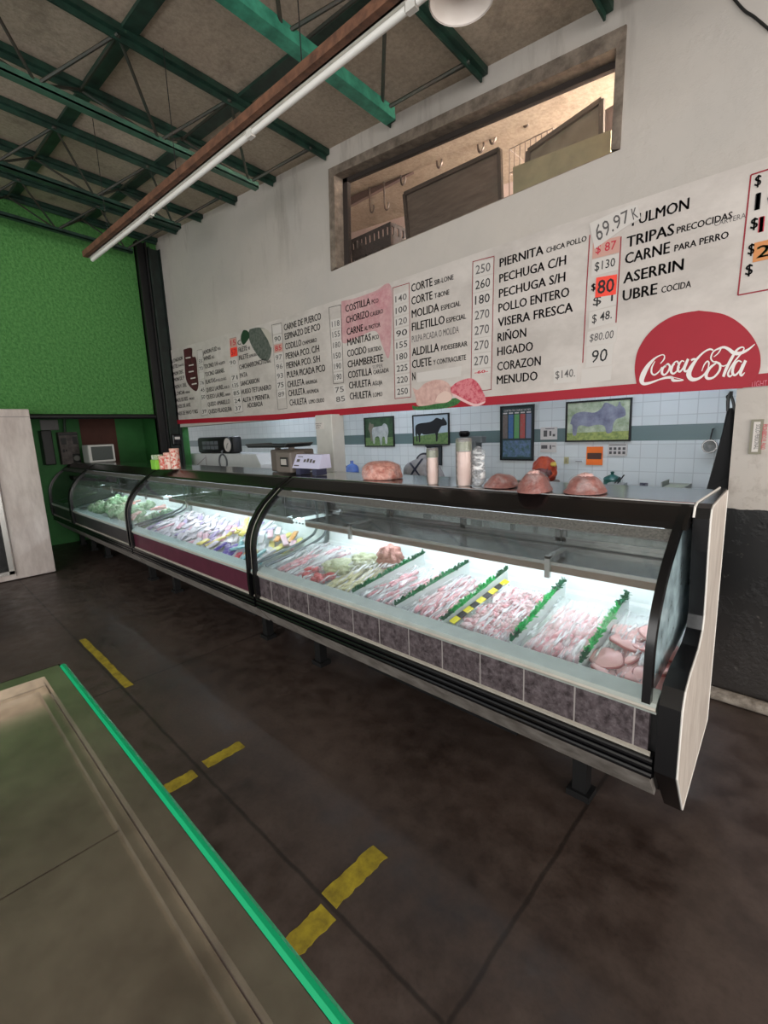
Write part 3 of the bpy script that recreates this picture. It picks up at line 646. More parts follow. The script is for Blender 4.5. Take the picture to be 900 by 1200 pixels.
M['shelfbrown'] = mat('brownish_shelf_valance', (120, 104, 92), .4, metal=.3)
M['canopy'] = mat('black_canopy', (20, 18, 18), .25)
M['diffuser'] = mat('grey_perforated_diffuser', (120, 120, 116), .5, c2=(84, 84, 82), scale=120)
M['gasket'] = mat('grey_gasket', (104, 112, 114), .35, metal=.4)
M['darkglass'] = glassmat('dim_case_glass', (.55, .6, .58), 1.2, .12, hz=(90, 100, 96))
case3 = case(-2.825, -.335, M['granite'], 'nearest and longest display case, front of dark granite tiles, fresh meat in divided trays', strip_left=True)
case2 = case(-5.29, -2.845, M['maroon'], 'middle display case with a maroon front panel, filled with packaged meats', rim=pale_rim, strip_left=True)
case1 = case(-7.66, -5.31, M['darkpanel'], 'far display case with a dark grey front panel between the maroon case and green wall', rim=pale_rim, strip_left=True)
case4 = case(-8.95, -7.68, M['darkpanel'], 'unlit dark display case at the far left end of the row', lit=False, glassm='darkglass')
# right end cap of the granite case
EC = [(2.42,1.318),(1.965,1.318),(1.93,1.306),(1.915,1.27),(1.925,1.15),(1.95,1.0),(1.96,.90),(1.945,.85),(1.88,.81),(1.72,.785),(1.635,.755),(1.60,.70),(1.592,.46),(1.785,.205),(2.41,.235)]
def oxp(y): return -.27-.045*(y-1.6)
def cap_mesh(poly, xin, dx):
    n = len(poly); b = MB()
    b.add([(xin, p[0], p[1]) for p in poly]+[(oxp(p[0])+dx, p[0], p[1]) for p in poly], [tuple(range(n)), tuple(range(2*n-1, n-1, -1))]+[(i, (i+1) % n, n+(i+1) % n, n+i) for i in range(n)])
    return b
ec = cap_mesh(EC, -.333, 0).build('end_cap', M['black'], case3)
cy = sum(p[0] for p in EC)/len(EC); czz = sum(p[1] for p in EC)/len(EC)
def inset(poly, d):
    out = []; n = len(poly); P = [Vector(p) for p in poly]
    ar = sum(P[i].x*P[(i+1) % n].y-P[(i+1) % n].x*P[i].y for i in range(n)); sg = 1 if ar > 0 else -1
    for i in range(n):
        e1 = (P[i]-P[i-1]).normalized(); e2 = (P[(i+1) % n]-P[i]).normalized()
        n1 = Vector((-e1.y, e1.x))*sg; n2 = Vector((-e2.y, e2.x))*sg
        m = (n1+n2); m = m/max(.3, m.length_squared)*2
        out.append(tuple(P[i]+m*d*.5*1.0))
    return out
EI = inset(EC, .012)
n = len(EI); b = MB(); b.add([(oxp(p[0])+.0005, p[0], p[1]) for p in EI]+[(oxp(p[0])+.004, p[0], p[1]) for p in EI], [tuple(range(n)), tuple(range(2*n-1, n-1, -1))]+[(i, (i+1) % n, n+(i+1) % n, n+i) for i in range(n)])
b.build('end_panel', M['endpanel'], ec)
b = MB(); b.tube([(oxp(p[0])+.003, p[0], p[1]) for p in EI], .0035, 6, closed=True)
b.tube([(-.331, p[0]-.001, p[1]+.003) for p in EC[0:4]], .004, 6)
b.build('edge_trim', mat('white_edge_trim', (236, 232, 226), .4), ec)

# ------------------------------------------------------------------ tray dividers with plastic grass
random.seed(3)
div = []
def divider(xf, xb, label, bright=True, sag=0.0):
    t = thing('tray_divider', label, 'tray divider', (xf, 1.9, deckz(1.9)), 'tray dividers in the granite case')
    F = lambda u: Vector((xf+(xb-xf)*u, 1.69+(2.215-1.69)*u, .712+(.842-.712)*u))
    b = MB(); w = .006
    f0, f1 = F(0), F(1)
    vs = []
    for s in (-w, w):
        vs += [(f0.x+s, f0.y, deckz(f0.y)+.003), (f1.x+s, f1.y, deckz(f1.y)+.003), (f1.x+s, f1.y, f1.z), (f0.x+s, f0.y, f0.z)]
    b.add(vs, [(0,1,2,3),(7,6,5,4),(0,4,5,1),(1,5,6,2),(2,6,7,3),(3,7,4,0)]); b.build('board', M['whiteplast'], t)
    for (u0, u1, mt) in ((0.0, .12, 'garland2'), (.12, .78, 'garland'), (.78, 1.0, 'garland2')):
        b = MB(); k = int(330*(u1-u0)) if bright else int(260*(u1-u0))
        b.tube([F(u0)+Vector((0,0,.004)), F(u1)+Vector((0,0,.004))], .007, 6)
        for i in range(k):
            p = F(u0+(u1-u0)*random.random())+Vector((random.uniform(-.006,.006), 0, .004))
            an = random.uniform(0, math.pi); h = random.uniform(.010, .026); r = random.uniform(.006, .018)
            q = p+Vector((math.cos(an)*r*1.3, random.uniform(-.008,.008), math.sin(an)*h+.001)); s = Vector((random.uniform(-.005,.005), .006, random.uniform(-.003,.003)))
            b.add([p-s, p+s, q+s*.6, q-s*.6], [(0,1,2,3)])
        b.build('plastic_grass', M[mt] if bright else M['garland2'] if mt != 'garland' else M['garland_mid'], t, flip=False)
    div.append((xf, xb)); return t
M['garland_mid'] = mat('mid_green_plastic_grass', (22, 142, 80), .5, c2=(12, 100, 56), scale=60)
divider(-1.915, -1.81, 'green-topped tray divider to the right of the mixed offal tray, leftmost of five', False)
divider(-1.585, -1.476, 'second green-topped tray divider from the left', False)
divider(-1.275, -1.228, 'third green-topped tray divider, beside the yellow and black striped label')
divider(-.915, -.907, 'fourth green-topped tray divider, left of the pink rib rows')
divider(-.622, -.613, 'rightmost green-topped tray divider, left of the round ham slices')
# striped label strip on the third divider
lb = thing('striped_label', 'yellow and black striped label strip beside the third tray divider', 'label strip', (-1.24, 1.9, .75))
for i in range(9):
    u0, u1 = .02+i*.1, .02+(i+1)*.1
    G = lambda u: Vector((-1.238+(.047)*u, 1.70+.5*u, deckz(1.70+.5*u)+.052))
    p, q = G(u0), G(u1); b = MB()
    b.add([p+Vector((-.014,0,.004)), q+Vector((-.014,0,.004)), q+Vector((.014,0,-.004)), p+Vector((.014,0,-.004)), p+Vector((-.014,0,0)), q+Vector((-.014,0,0)), q+Vector((.014,0,-.008)), p+Vector((.014,0,-.008))], [(0,1,2,3),(7,6,5,4),(0,4,5,1),(1,5,6,2),(2,6,7,3),(3,7,4,0)])
    b.build('stripe', M['yellowp'] if i % 2 == 0 else M['blackp'], lb)

# ------------------------------------------------------------------ what lies in the cases
def proto(mbs, name, m, smooth=True):
    me = bpy.data.meshes.new(name); me.from_pydata(mbs.v, [], mbs.f)
    bm = bmesh.new(); bm.from_mesh(me); bmesh.ops.recalc_face_normals(bm, faces=bm.faces[:]); bm.to_mesh(me); bm.free()
    if smooth:
        for p in me.polygons: p.use_smooth = True
    me.materials.append(m); return me
def inst(me, name, label, cat, group, loc, rot=(0,0,0), scl=(1,1,1)):
    o = bpy.data.objects.new(name, me); COL.objects.link(o); o.location = loc; o.rotation_euler = rot; o.scale = scl
    return tag(o, label, cat, group)
TILT = math.atan(.215)
def bx_between(y, i):            # x range of tray i (0..5) at depth y
    u = (y-1.69)/(2.215-1.69); X = [-2.79]+[f+(g-f)*u for f, g in div]+[-.35]
    return X[i]+.012, X[i+1]-.012
def strips_mesh(l, w, h, seed, m):
    random.seed(seed); b = MB(); pts = []; 
    for k in range(7): pts.append((random.uniform(-.3,.3)*w, (k/6-.5)*l, math.sin(k*1.3+seed)*h*.15))
    P = catmull(pts, 2); n = len(P)
    b.tube(P, [h*.55*(.7+.5*math.sin(math.pi*min(1,max(0,(i+1)/(n+1))))) for i in range(n)], 8)
    b.v = [(v[0]*w/h if abs(v[0]) < 9 else v[0], v[1], v[2]) for v in b.v]
    return proto(b, 'meat_strip', m)
pinkS = [strips_mesh(.16, .02, .022, s, M['pink'] if s % 2 else M['pink2']) for s in range(4)]
greyS = [strips_mesh(.20, .018, .02, s+7, M['greymeat'] if s % 2 else M['pink2']) for s in range(3)]
yelS = [strips_mesh(.18, .02, .02, s+17, M['strip']) for s in range(3)]
random.seed(11)
def lay(meshes, tray, n, y0, y1, name, label, cat, group, hmax=.03, ang=.5, u0=.06, u1=.94, scl=(.8, 1.2), rows=None):
    for i in range(n):
        y = y0+(y1-y0)*((i+.5)/n) if rows is None else y0+(y1-y0)*((i//(n//rows))+.5)/rows
        xa, xb = bx_between(y, tray)
        u = random.random() if rows is None else ((i % (n//rows))+.5)/(n//rows)
        x = xa+(xb-xa)*(u0+(u1-u0)*u)
        s = random.uniform(*scl)
        inst(random.choice(meshes), name, label, cat, group, (x, y, deckz(y)+.010+random.random()*hmax*.55), (TILT+random.uniform(-.08,.08), random.uniform(-.15,.15), random.uniform(-ang,ang)-.15), (s, random.uniform(*scl), s))
# tray 0: mixed offal under film
lay(greyS, 0, 26, 1.74, 2.12, 'wrapped_meat_strip', 'greyish film-wrapped strip in the left end of the widest tray', 'meat', 'grey wrapped strips', .02, .25, .02, .40)
lay(yelS, 0, 30, 1.72, 2.10, 'tripe_strip', 'pale yellow strip lying right of the red pieces in the widest tray', 'meat', 'pale yellow strips', .025, .35, .62, .97)
rc = [proto(MB().blob((0,0,0), (.034,.03,.022), .2, 2.2, s), 'red_chunk', M['red']) for s in range(3)]
for i in range(14):
    x = -2.36+random.uniform(-.13,.13); y = 1.745+random.uniform(-.02,.10)+(x+2.36)*-.1
    inst(random.choice(rc), 'red_meat_chunk', 'dark red meat chunk at the front of the widest tray', 'meat', 'red chunks in the widest tray', (x, y, deckz(y)+.020+random.random()*.018), (random.random(), random.random(), random.random()*6))
for (i, (x, y, r, lab)) in enumerate(((-2.18, 2.06, .10, 'pale greenish tripe heap at the back of the widest tray'), (-2.30, 1.93, .10, 'flat pale greenish tripe heap in the middle of the widest tray'))):
    tag(MB().blob((x, y, deckz(y)+.035), (r*1.3, r, .05), .18, 3, i+4, 4).build('tripe_heap', M['offal'], smooth='all'), lab, 'meat')
tag(MB().blob((-1.985, 2.09, deckz(2.09)+.075), (.085,.08,.085), .12, 3.4, 9, 4).build('meat_ball', M['brownball'], smooth='all'), 'big brown-pink meat ball at the back right of the widest tray', 'meat')
# trays 1 to 4
lay(greyS+pinkS[:1], 1, 24, 1.74, 2.08, 'meat_strip', 'grey and reddish strip in the narrow tray right of the first divider', 'meat', 'strips in the second tray', .03, .3)
lay(pinkS, 2, 34, 1.74, 2.10, 'meat_strip', 'pink strip in the tray left of the striped label', 'meat', 'strips in the third tray', .035, .5)
ck = [proto(MB().blob((0,0,0), (.026,.034,.016), .25, 2.5, s+30), 'meat_chunk', M['pink'] if s % 2 else M['pink2']) for s in range(4)]
lay(ck, 3, 90, 1.73, 2.13, 'meat_chunk', 'small pink meat chunk in the tray right of the striped label', 'meat', 'chunks in the fourth tray', .03, 3, .16, .96)
ribM = [proto(MB().blob((0,0,0), (.022,.062,.026), .16, 2.6, s+50), 'rib_piece', M['pink2'] if s % 2 else M['pink']) for s in range(3)]
lay(ribM, 4, 24, 1.74, 2.06, 'rib_piece', 'pink rib piece in the rows of the tray left of the ham slices', 'meat', 'rib pieces in rows', .012, .12, .12, .92, (.9, 1.25), rows=4)
# tray 5: overlapping round slices with a brown rind
random.seed(5)
for i, (x, y) in enumerate(((-.545,2.0),(-.44,2.02),(-.39,1.93),(-.52,1.92),(-.46,1.95),(-.40,1.84),(-.51,1.84),(-.56,1.79),(-.45,1.775),(-.39,1.755),(-.525,1.735))):
    r = random.uniform(.058, .068); z = deckz(y)+.018+.004*(i % 4)+.008*math.sin(i)
    me = []
    b = MB(); b.lathe([(r*(1+.0*k), .0) for k in (0,)]+[(r, .011), (r*.9, .014), (.002, .015)], (0,0,0), 28)
    b.v = [(v[0]*(1+.09*math.sin(3*math.atan2(v[1], v[0])+i)), v[1]*(1+.07*math.cos(2*math.atan2(v[1], v[0])+i)), v[2]+.003*math.sin(v[0]*70+i)) for v in b.v]
    o = inst(proto(b, 'ham_slice', M['slicepink']), 'ham_slice', 'round pink ham slice in the right end tray of the granite case', 'meat slice', 'ham slices in the end tray', (x, y, z), (TILT+.05*math.sin(i*2.2), .05*math.cos(i), i*.8))
    rp = [(r*(1+.09*math.sin(3*a_+i))*math.cos(a_), r*(1+.07*math.cos(2*a_+i))*math.sin(a_), .0055+.003*math.sin(r*math.cos(a_)*70+i)) for a_ in [k*2*math.pi/28 for k in range(28)]]
    q = MB().tube(rp, .005, 6, closed=True)
    me = proto(q, 'rind', M['rind']); c_ = bpy.data.objects.new('rind', me); COL.objects.link(c_); c_.parent = o
# cling film over each tray
films = ('the widest tray', 'the narrow second tray', 'the third tray', 'the chunk tray', 'the rib tray', 'the ham slice tray')
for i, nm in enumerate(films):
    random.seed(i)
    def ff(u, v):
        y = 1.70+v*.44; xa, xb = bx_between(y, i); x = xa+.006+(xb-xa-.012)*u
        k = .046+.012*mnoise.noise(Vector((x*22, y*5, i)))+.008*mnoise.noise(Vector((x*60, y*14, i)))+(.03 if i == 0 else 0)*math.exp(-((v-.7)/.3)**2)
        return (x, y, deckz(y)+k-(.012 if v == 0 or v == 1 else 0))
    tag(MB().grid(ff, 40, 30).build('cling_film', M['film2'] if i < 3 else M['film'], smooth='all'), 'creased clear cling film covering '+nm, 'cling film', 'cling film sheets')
# middle case: packs of cold meat
random.seed(21)
def pack_mesh(l, w, h):
    b = MB(); b.bbox((0,0,0), (w*.85, l, h*.8), b=h*.35)
    b.v = [(v[0], v[1], v[2]*(1-.35*abs(v[1]/(l/2))**3)) for v in b.v]; return b
cols = dict(white=(232, 226, 232), pink=(228, 176, 190), yellow=(238, 222, 110), purple=(92, 70, 170), red=(204, 62, 74), teal=(130, 196, 204), orange=(232, 160, 72), lilac=(186, 170, 212))
pm = {k: [proto(pack_mesh(l, .055, .03), k+'_pack', mat('pack_'+k, v, .3, c2=tuple(min(255, int(q*.6+100)) for q in v), scale=30, lo=.4, hi=.5)) for l in (.13, .19)] for k, v in cols.items()}
def pick(x, y):
    u = (x+5.2)/2.3
    if u > .86 and y > 1.95: return random.choice(['pink', 'orange', 'yellow', 'white'])
    if u > .82: return random.choice(['teal', 'orange', 'yellow', 'white', 'white'])
    if .60 < u and y < 1.95: return random.choice(['purple', 'red', 'white', 'purple', 'teal'])
    if .52 < u < .72: return random.choice(['yellow', 'lilac', 'pink', 'yellow'])
    return random.choice(['white', 'white', 'pink', 'white', 'white', 'lilac', 'white'])
k = 0
for r in range(6):
    for c in range(22):
        y = 1.745+r*.078+random.uniform(-.01,.01); x = -5.17+c*.103+random.uniform(-.02,.02)
        if x > -2.93: continue
        w = pick(x, y)
        inst(random.choice(pm[w]), 'meat_pack', '%s packet of cold meat lying in the maroon-fronted case' % w, 'packet', w+' packets in the maroon case',
             (x, y, deckz(y)+.022+.035*random.random()+(.04 if -3.9 < x < -3.3 and y > 1.95 else 0)), (TILT+random.uniform(-.2,.2), random.uniform(-.3,.3), random.uniform(-.6,.6)+.5))
# far case: greens and red packs
random.seed(31)
gm = [proto(MB().blob((0,0,0), (.06,.06,.045), .3, 2.6, s+70), 'green_bag', mat('leafy_green_%d' % s, cc, .5, c2=(112, 164, 112), scale=24)) for s, cc in enumerate(((200, 222, 184), (172, 206, 160), (218, 230, 200)))]
rm = [proto(pack_mesh(.14, .06, .04), 'red_pack', mat('pale_red_pack_%d' % s, cc, .4, c2=(238, 206, 200), scale=30)) for s, cc in enumerate(((226, 112, 100), (232, 156, 140)))]
for i in range(70):
    x = random.uniform(-7.5, -5.42); y = random.uniform(1.76, 2.16)
    red = -5.95 < x < -5.55 and random.random() < .75 or -6.9 < x < -6.4 and y > 1.95 and random.random() < .7
    if red: inst(random.choice(rm), 'red_packet', 'pale red packet lying in the far dark-fronted case', 'packet', 'red packets in the far case', (x, y, deckz(y)+.04+random.random()*.05), (TILT, random.uniform(-.3,.3), random.uniform(-1,1)))
    else: inst(random.choice(gm), 'green_bag', 'leafy green bag lying in the far dark-fronted case', 'bag', 'green bags in the far case', (x, y, deckz(y)+.03+random.random()*.035), (random.random(), random.random(), random.random()*6))

# ------------------------------------------------------------------ the price banner
BYs = WY-.012                  # banner face
def bpt(x, y, lift=0.0):
    p = at(x, y, Y=BYs); return Vector((p.x, BYs-lift, p.z))
DEP = None
def text_mesh(s, bold=0.0, shear=0.0):
    cu = bpy.data.curves.new('t', 'FONT'); cu.body = s; cu.size = 1.0; cu.offset = bold; cu.shear = shear; cu.resolution_u = 2
    o = bpy.data.objects.new('t', cu); COL.objects.link(o)
    dg = bpy.context.evaluated_depsgraph_get(); me = bpy.data.meshes.new_from_object(o.evaluated_get(dg))
    vs = [tuple(v.co) for v in me.vertices]; fs = [tuple(p.vertices) for p in me.polygons]
    bpy.data.objects.remove(o); bpy.data.curves.remove(cu); bpy.data.meshes.remove(me); return vs, fs
def put_text(b, s, p, width, h, fn=None, bold=.018, shear=0.0, slope=0.0, lift=.0015):
    """s written from world point p along +X, fitted to width, capitals h high"""
    vs, fs = text_mesh(s, 0.0 if bold > .01 else bold, shear)
    if not vs: return
    if bold > .01:
        n = len(vs); vs = [(v[0]-.026, v[1], 0) for v in vs]+[(v[0]+.026, v[1], 0) for v in vs]+[(v[0], v[1]+.012, 0) for v in vs]; fs = fs+[tuple(i+n for i in f) for f in fs]+[tuple(i+2*n for i in f) for f in fs]
    x0 = min(v[0] for v in vs); x1 = max(v[0] for v in vs); k = width/(x1-x0); kz = h/.69
    b.add([(p.x+(v[0]-x0)*k, p.y-lift, p.z+v[1]*kz+(v[0]-x0)*k*slope) for v in vs], fs)
def line_text(b, s, x0, x1, y, hpx, bold=.018, lift=.0015, slope=None):
    """baseline start in image px (x0,y), end at x1; hpx capital height in px"""
    p = bpt(x0, y); h = p.z-bpt(x0, y+hpx).z
    q = p
    for _ in range(3):           # the x1 end lies on the same level as p
        yy = y; lo, hi = y-60, y+60
        for _ in range(24):
            m = (lo+hi)/2
            if bpt(x1, m).z > p.z: lo = m
            else: hi = m
        q = bpt(x1, (lo+hi)/2)
    put_text(b, s, p, q.x-p.x, h, bold=bold, lift=lift)
bn = thing('price_banner', 'wide white vinyl price list banner with a red lower stripe above the serving hatch', 'banner', (-3.7, BYs, 2.3))
Ptop = [bpt(195,412), bpt(330,373), bpt(460,330), bpt(640,269), bpt(897,185)]
Pbot = [bpt(205,497), bpt(330,491.5), bpt(450,483), bpt(600,473), bpt(745,462), bpt(862,455), bpt(897,452)]
def interp(P, x):
    if x <= P[0].x: a, c = P[0], P[1]
    elif x >= P[-1].x: a, c = P[-2], P[-1]
    else:
        for a, c in zip(P, P[1:]):
            if a.x <= x <= c.x: break
    return a.z+(c.z-a.z)*(x-a.x)/(c.x-a.x)
xL, xR = bpt(197,450).x, 0.9
RS = .062
def bsheet(u, v):
    x = xL+(xR-xL)*u; z0 = interp(Pbot, x)+RS; z1 = interp(Ptop, x)
    return (x, BYs, z0+(z1-z0)*v)
b = MB(); b.grid(bsheet, 60, 6); n0 = len(b.v)
b.add([(v[0], WY-.001, v[2]) for v in b.v], [tuple(reversed(f)) for f in b.f]); b.build('sheet', M['banner'], bn)
b = MB(); b.grid(lambda u, v: (xL+(xR-xL)*u, BYs-.0006, interp(Pbot, xL+(xR-xL)*u)+RS*v), 60, 1); n0 = len(b.v)
b.add([(v[0], WY-.001, v[2]) for v in b.v], [tuple(reversed(f)) for f in b.f]); b.build('red_stripe', M['redvinyl'], bn)
# printed pictures
def shape(name, pts, m, lift=.0008, n=6):
    P = catmull([(x, y, 0) for x, y in pts]+[(pts[0][0], pts[0][1], 0)], n)[:-1]
    return MB().poly([bpt(p.x, p.y, lift) for p in P]).build(name, m, bn, flip=False)
def c3(pts): return [(310+x/5.294, 340+y/5.294) for x, y in pts]
def c1(pts): return [(190+x/6.923, 370+y/6.923) for x, y in pts]
def cf(pts): return [(450+x/6, 290+y/6) for x, y in pts]
shape('meat_print', [(400,353),(418,349),(440,341),(458,335),(458.5,395),(455,420),(448,405),(440,388),(420,395),(402,402),(400,380)], mat('pale_pink_print', (214, 176, 176), .5, c2=(196, 146, 150), scale=14), .0006)
shape('meat_print', [(432,346),(444,342),(456,338),(457,352),(452,362),(444,360),(436,353)], mat('rosy_print', (196, 132, 140), .5, c2=(214, 170, 172), scale=20), .0008)
shape('sausage_print', c1([(172,275),(240,262),(246,330),(275,345),(288,480),(295,560),(280,610),(245,595),(205,545),(188,480),(180,350)]), mat('dark_sausage_print', (92, 40, 48), .5, c2=(64, 26, 34), scale=24))
b = MB()
for q in ((190,340),(215,400),(215,452),(230,505),(240,552)):
    p = c1([(q[0], q[1]), (q[0]+40, q[1]-8), (q[0]+42, q[1]+2), (q[0]+2, q[1]+10)]); b.poly([bpt(x, y, .0012) for x, y in p])
b.build('sausage_ties', M['paper'], bn, flip=False)
shape('meat_print', c1([(710,110),(780,95),(840,110),(880,160),(888,260),(880,330),(850,365),(800,350),(760,300),(720,230),(700,160)]), mat('grey_meat_print', (112, 116, 110), .5, c2=(72, 80, 74), scale=30))
shape('bone_print', c1([(800,100),(860,120),(890,180),(886,260),(860,200),(830,150)]), mat('pale_bone_print', (196, 190, 178), .5), .0011)
shape('leaf_print', c1([(640,160),(660,118),(695,125),(710,165),(690,205),(660,235),(640,200)]), mat('dark_leaf_print', (38, 66, 46), .5), .0011)
shape('leaf_print', cf([(198,1110),(240,1118),(300,1105),(400,1085),(480,1062),(540,1060),(520,1100),(440,1128),(330,1140),(215,1142)]), mat('green_leaf_print', (70, 128, 66), .5, c2=(36, 84, 44), scale=60), .0012)
shape('chicken_print', cf([(200,985),(240,1000),(290,955),(370,930),(440,945),(480,1000),(478,1060),(440,1090),(370,1098),(300,1112),(235,1110),(222,1050)]), mat('raw_chicken_print', (226, 190, 180), .5, c2=(200, 156, 148), scale=26), .0014)
shape('chicken_leg_print', cf([(360,1085),(380,1040),(430,1010),(470,1030),(474,1070),(420,1092)]), mat('raw_chicken_leg_print', (232, 202, 190), .5), .0016)
shape('steak_print', cf([(470,985),(520,945),(600,920),(650,940),(690,1000),(716,1060),(705,1090),(640,1108),(570,1075),(500,1040),(475,1020)]), mat('raw_steak_print', (196, 62, 84), .45, c2=(222, 132, 140), scale=34, lo=.45, hi=.6), .0042)
shape('fat_rim_print', cf([(475,1022),(520,1042),(590,1080),(650,1100),(712,1082),(700,1100),(640,1118),(560,1085),(500,1052)]), mat('fat_print', (238, 196, 196), .5), .0046)
shape('meat_print', cf([(0,300),(30,282),(52,285),(56,480),(40,700),(10,640),(-20,500),(-30,350)]), mat('rosy_meat_print', (206, 160, 164), .5, c2=(190, 130, 138), scale=20), .0005)
# lettering
bk = MB(); sm = MB()
def rows(conv, items, h, hs=None):
    for it in items:
        x, y, s, xr = it[:4]; (px, py), = conv([(x, y)]); (qx, _), = conv([(xr, y)])
        line_text(bk, s, px, qx, py, h)
        if len(it) > 4:
            s2, xs, xe = it[4:7]; dy = it[7] if len(it) > 7 else 0
            # baseline of the small words lies on the same level
            p = bpt(px, py); lo, hi = py-60, py+60; (sx, _), = conv([(xs, 0)]); (ex, _), = conv([(xe, 0)])
            for _ in range(24):
                m = (lo+hi)/2
                if bpt(sx, m).z > p.z: lo = m
                else: hi = m
            line_text(sm, s2, sx, ex, lo, h*.62, bold=.012)
def cg(pts): return [(570+x/5.294, 250+y/5.294) for x, y in pts]
def ch(pts): return [(720+x/4.283, 190+y/4.283) for x, y in pts]
rows(c1, [(68,388,'SALCHICHON',168),(73,435,'PASTEL',130,'PAVO',135,178),(76,492,'JAMON DEC',175),(80,540,'JAMON DE P',182),(86,598,'JAMON V. DEL',200),(92,652,'SALCHICHA',185,'VIENA',190,228),(98,705,'MENOS DE RES',210,'MOLE',222,262),(104,755,'MENOS DE AVE',232),(108,812,'MENOS DE PAVO Y RES',292)], 4.2)
rows(c1, [(332,318,'JAMON FUD',447,'KG',455,475),(338,368,'WINIS',398,'KG',405,425),(344,432,'TOCINO 1/4',452,'PAQUETE',458,512),(350,495,'TOCINO GRANEL',508),(355,555,'FLAUTAS',435,'POLLO KG',440,522),(360,620,'QUESO LAUREL',502,'KILO',507,548),(364,677,'QUESO LAUREL',510,'BARRA',515,556),(373,737,'QUESO AMARILLO',552),(379,795,'QUESO FILADELFIA',568)], 4.9)
rows(c1, [(614,240,'C',640),(622,298,'FILETE',690,'RES',700,715),(626,362,'FILETE',702,'DE PESCADO',708,770),(629,437,'CHICHARRONCITO',848,'REAL',852,885),(634,505,'PATA',693),(640,570,'SANCARRON',790),(645,637,'HUESO TETUANERO',887),(655,703,'ALITA Y PIERNITA',872),(693,747,'ADOBADA',818)], 5.4)
rows(c3, [(122,252,'CARNE DE PUERCO',352),(127,308,'ESPINAZO DE PCO',347),(130,370,'CODILLO',230,'CHAMORRO',236,325),(133,430,'PIERNA PCO. C/H',341),(137,488,'PIERNA PCO. S/H',345),(141,546,'PULPA PICADA PCO',378),(144,605,'CHULETA',248,'AHUMADA',256,328),(150,660,'CHULETA',254,'AHUMADA',262,338),(158,718,'CHULETA',264,'LOMO CRUDO',276,372)], 7.3)
rows(c3, [(503,138,'COSTILLA',658,'PCO',666,708),(508,207,'CHORIZO',650,'CASERO',657,737),(512,280,'CARNE',613,'AL PASTOR',620,720),(515,346,'MANITAS',662,'PCO',670,710),(515,415,'COCIDO',634,'SURTIDO',642,725),(517,482,'CHAMBERETE',737),(520,548,'COSTILLA',668,'CARGADA',676,772),(525,613,'CHULETA',663,'AGUJA',670,732),(530,680,'CHULETA',665,'LOMO',674,732)], 8.0)
rows(cf, [(193,315,'CORTE',342,'SIR-LONE',355,490),(194,405,'CORTE',342,'T-BONE',356,460),(196,497,'MOLIDA',388,'ESPECIAL',402,540),(197,588,'FILETILLO',428,'ESPECIAL',440,578),(197,764,'ALDILLA',388,'P/DESEBRAR',402,588),(198,850,'CUETE',335,'Y CONTRACUETE',347,578),(200,935,'N',222)], 9.2)
rows(cg, [(82,335,'PIERNITA',355,'CHICA POLLO',372,622),(80,432,'PECHUGA C/H',495),(78,525,'PECHUGA S/H',490),(75,615,'POLLO ENTERO',515),(72,705,'VISERA FRESCA',538),(70,797,'RIÑON',248),(68,885,'HIGADO',290),(68,977,'CORAZON',338),(65,1062,'MENUDO',318)], 9.8)
rows(ch, [(88,322,'PULMON',375),(60,430,'TRIPAS',300,'PRECOCIDAS',312,592),(52,513,'CARNE',278,'PARA PERRO',300,573),(44,610,'ASERRIN',347),(40,698,'UBRE',215,'COCIDA',235,385)], 12.2)
bk.build('lettering', M['ink'], bn, flip=False); sm.build('small_lettering', M['ink'], bn, flip=False)
# price columns: outlines
def outline(name, pts, m, wpx=1.2, closed=True, lift=.002):
    P = [bpt(x, y, lift) for x, y in pts]; b = MB(); Q = P+([P[0]] if closed else [])
    w = wpx*.0032
    for p, q in zip(Q, Q[1:]):
        d = (q-p).normalized(); nrm = Vector((-d.z, 0, d.x))*w/2
        b.add([p-nrm-d*w/2, q-nrm+d*w/2, q+nrm+d*w/2, p+nrm-d*w/2], [(0,1,2,3)])
    return b.build(name, m, bn, flip=False)
outline('price_column_outline', [(318.5,381),(330,378.5),(336.5,478.5),(326,480)], M['ink'], 1.3)
outline('price_column_outline', [(385.6,360.5),(399.7,357.2),(402.8,448.5),(391,449.8)], M['ink'], 1.3)
outline('price_column_outline', [(460.3,337.5),(479.7,331.7),(481.4,465.3),(463,467.3)], M['redprint'], 1.6)
outline('price_column_outline', [(554.2,306.7),(579.2,300.3),(575.8,456.5),(552,459.4)], M['redprint'], 1.6)
outline('price_column_line', [(691.3,276),(688,330),(683,424.5)], M['redprint'], 2.0, False)
outline('price_column_line', [(728,278),(725,330),(722,377.5)], M['redprint'], 2.0, False)
p8 = [(880,205.2),(864.8,346)]
x8 = .30; pa = bpt(880,205.2,.002); pb_ = bpt(864.8,346,.002); b = MB()
for p, q in ((pa, pb_), (pa, Vector((x8, pa.y, pa.z))), (pb_, Vector((x8, pb_.y, pb_.z)))):
    d = (q-p).normalized(); nrm = Vector((-d.z, 0, d.x))*.0035
    b.add([p-nrm, q-nrm, q+nrm, p+nrm], [(0,1,2,3)])
b.build('price_column_outline', M['redprint'], bn, flip=False)
outline('price_column_outline', [(231,410.5),(237,409.3),(243.5,486),(236.5,487.6)], M['marker'], 1.0)
outline('price_column_outline', [(269,397),(277,395),(285,482.5),(275.6,484.4)], M['marker'], 1.0)
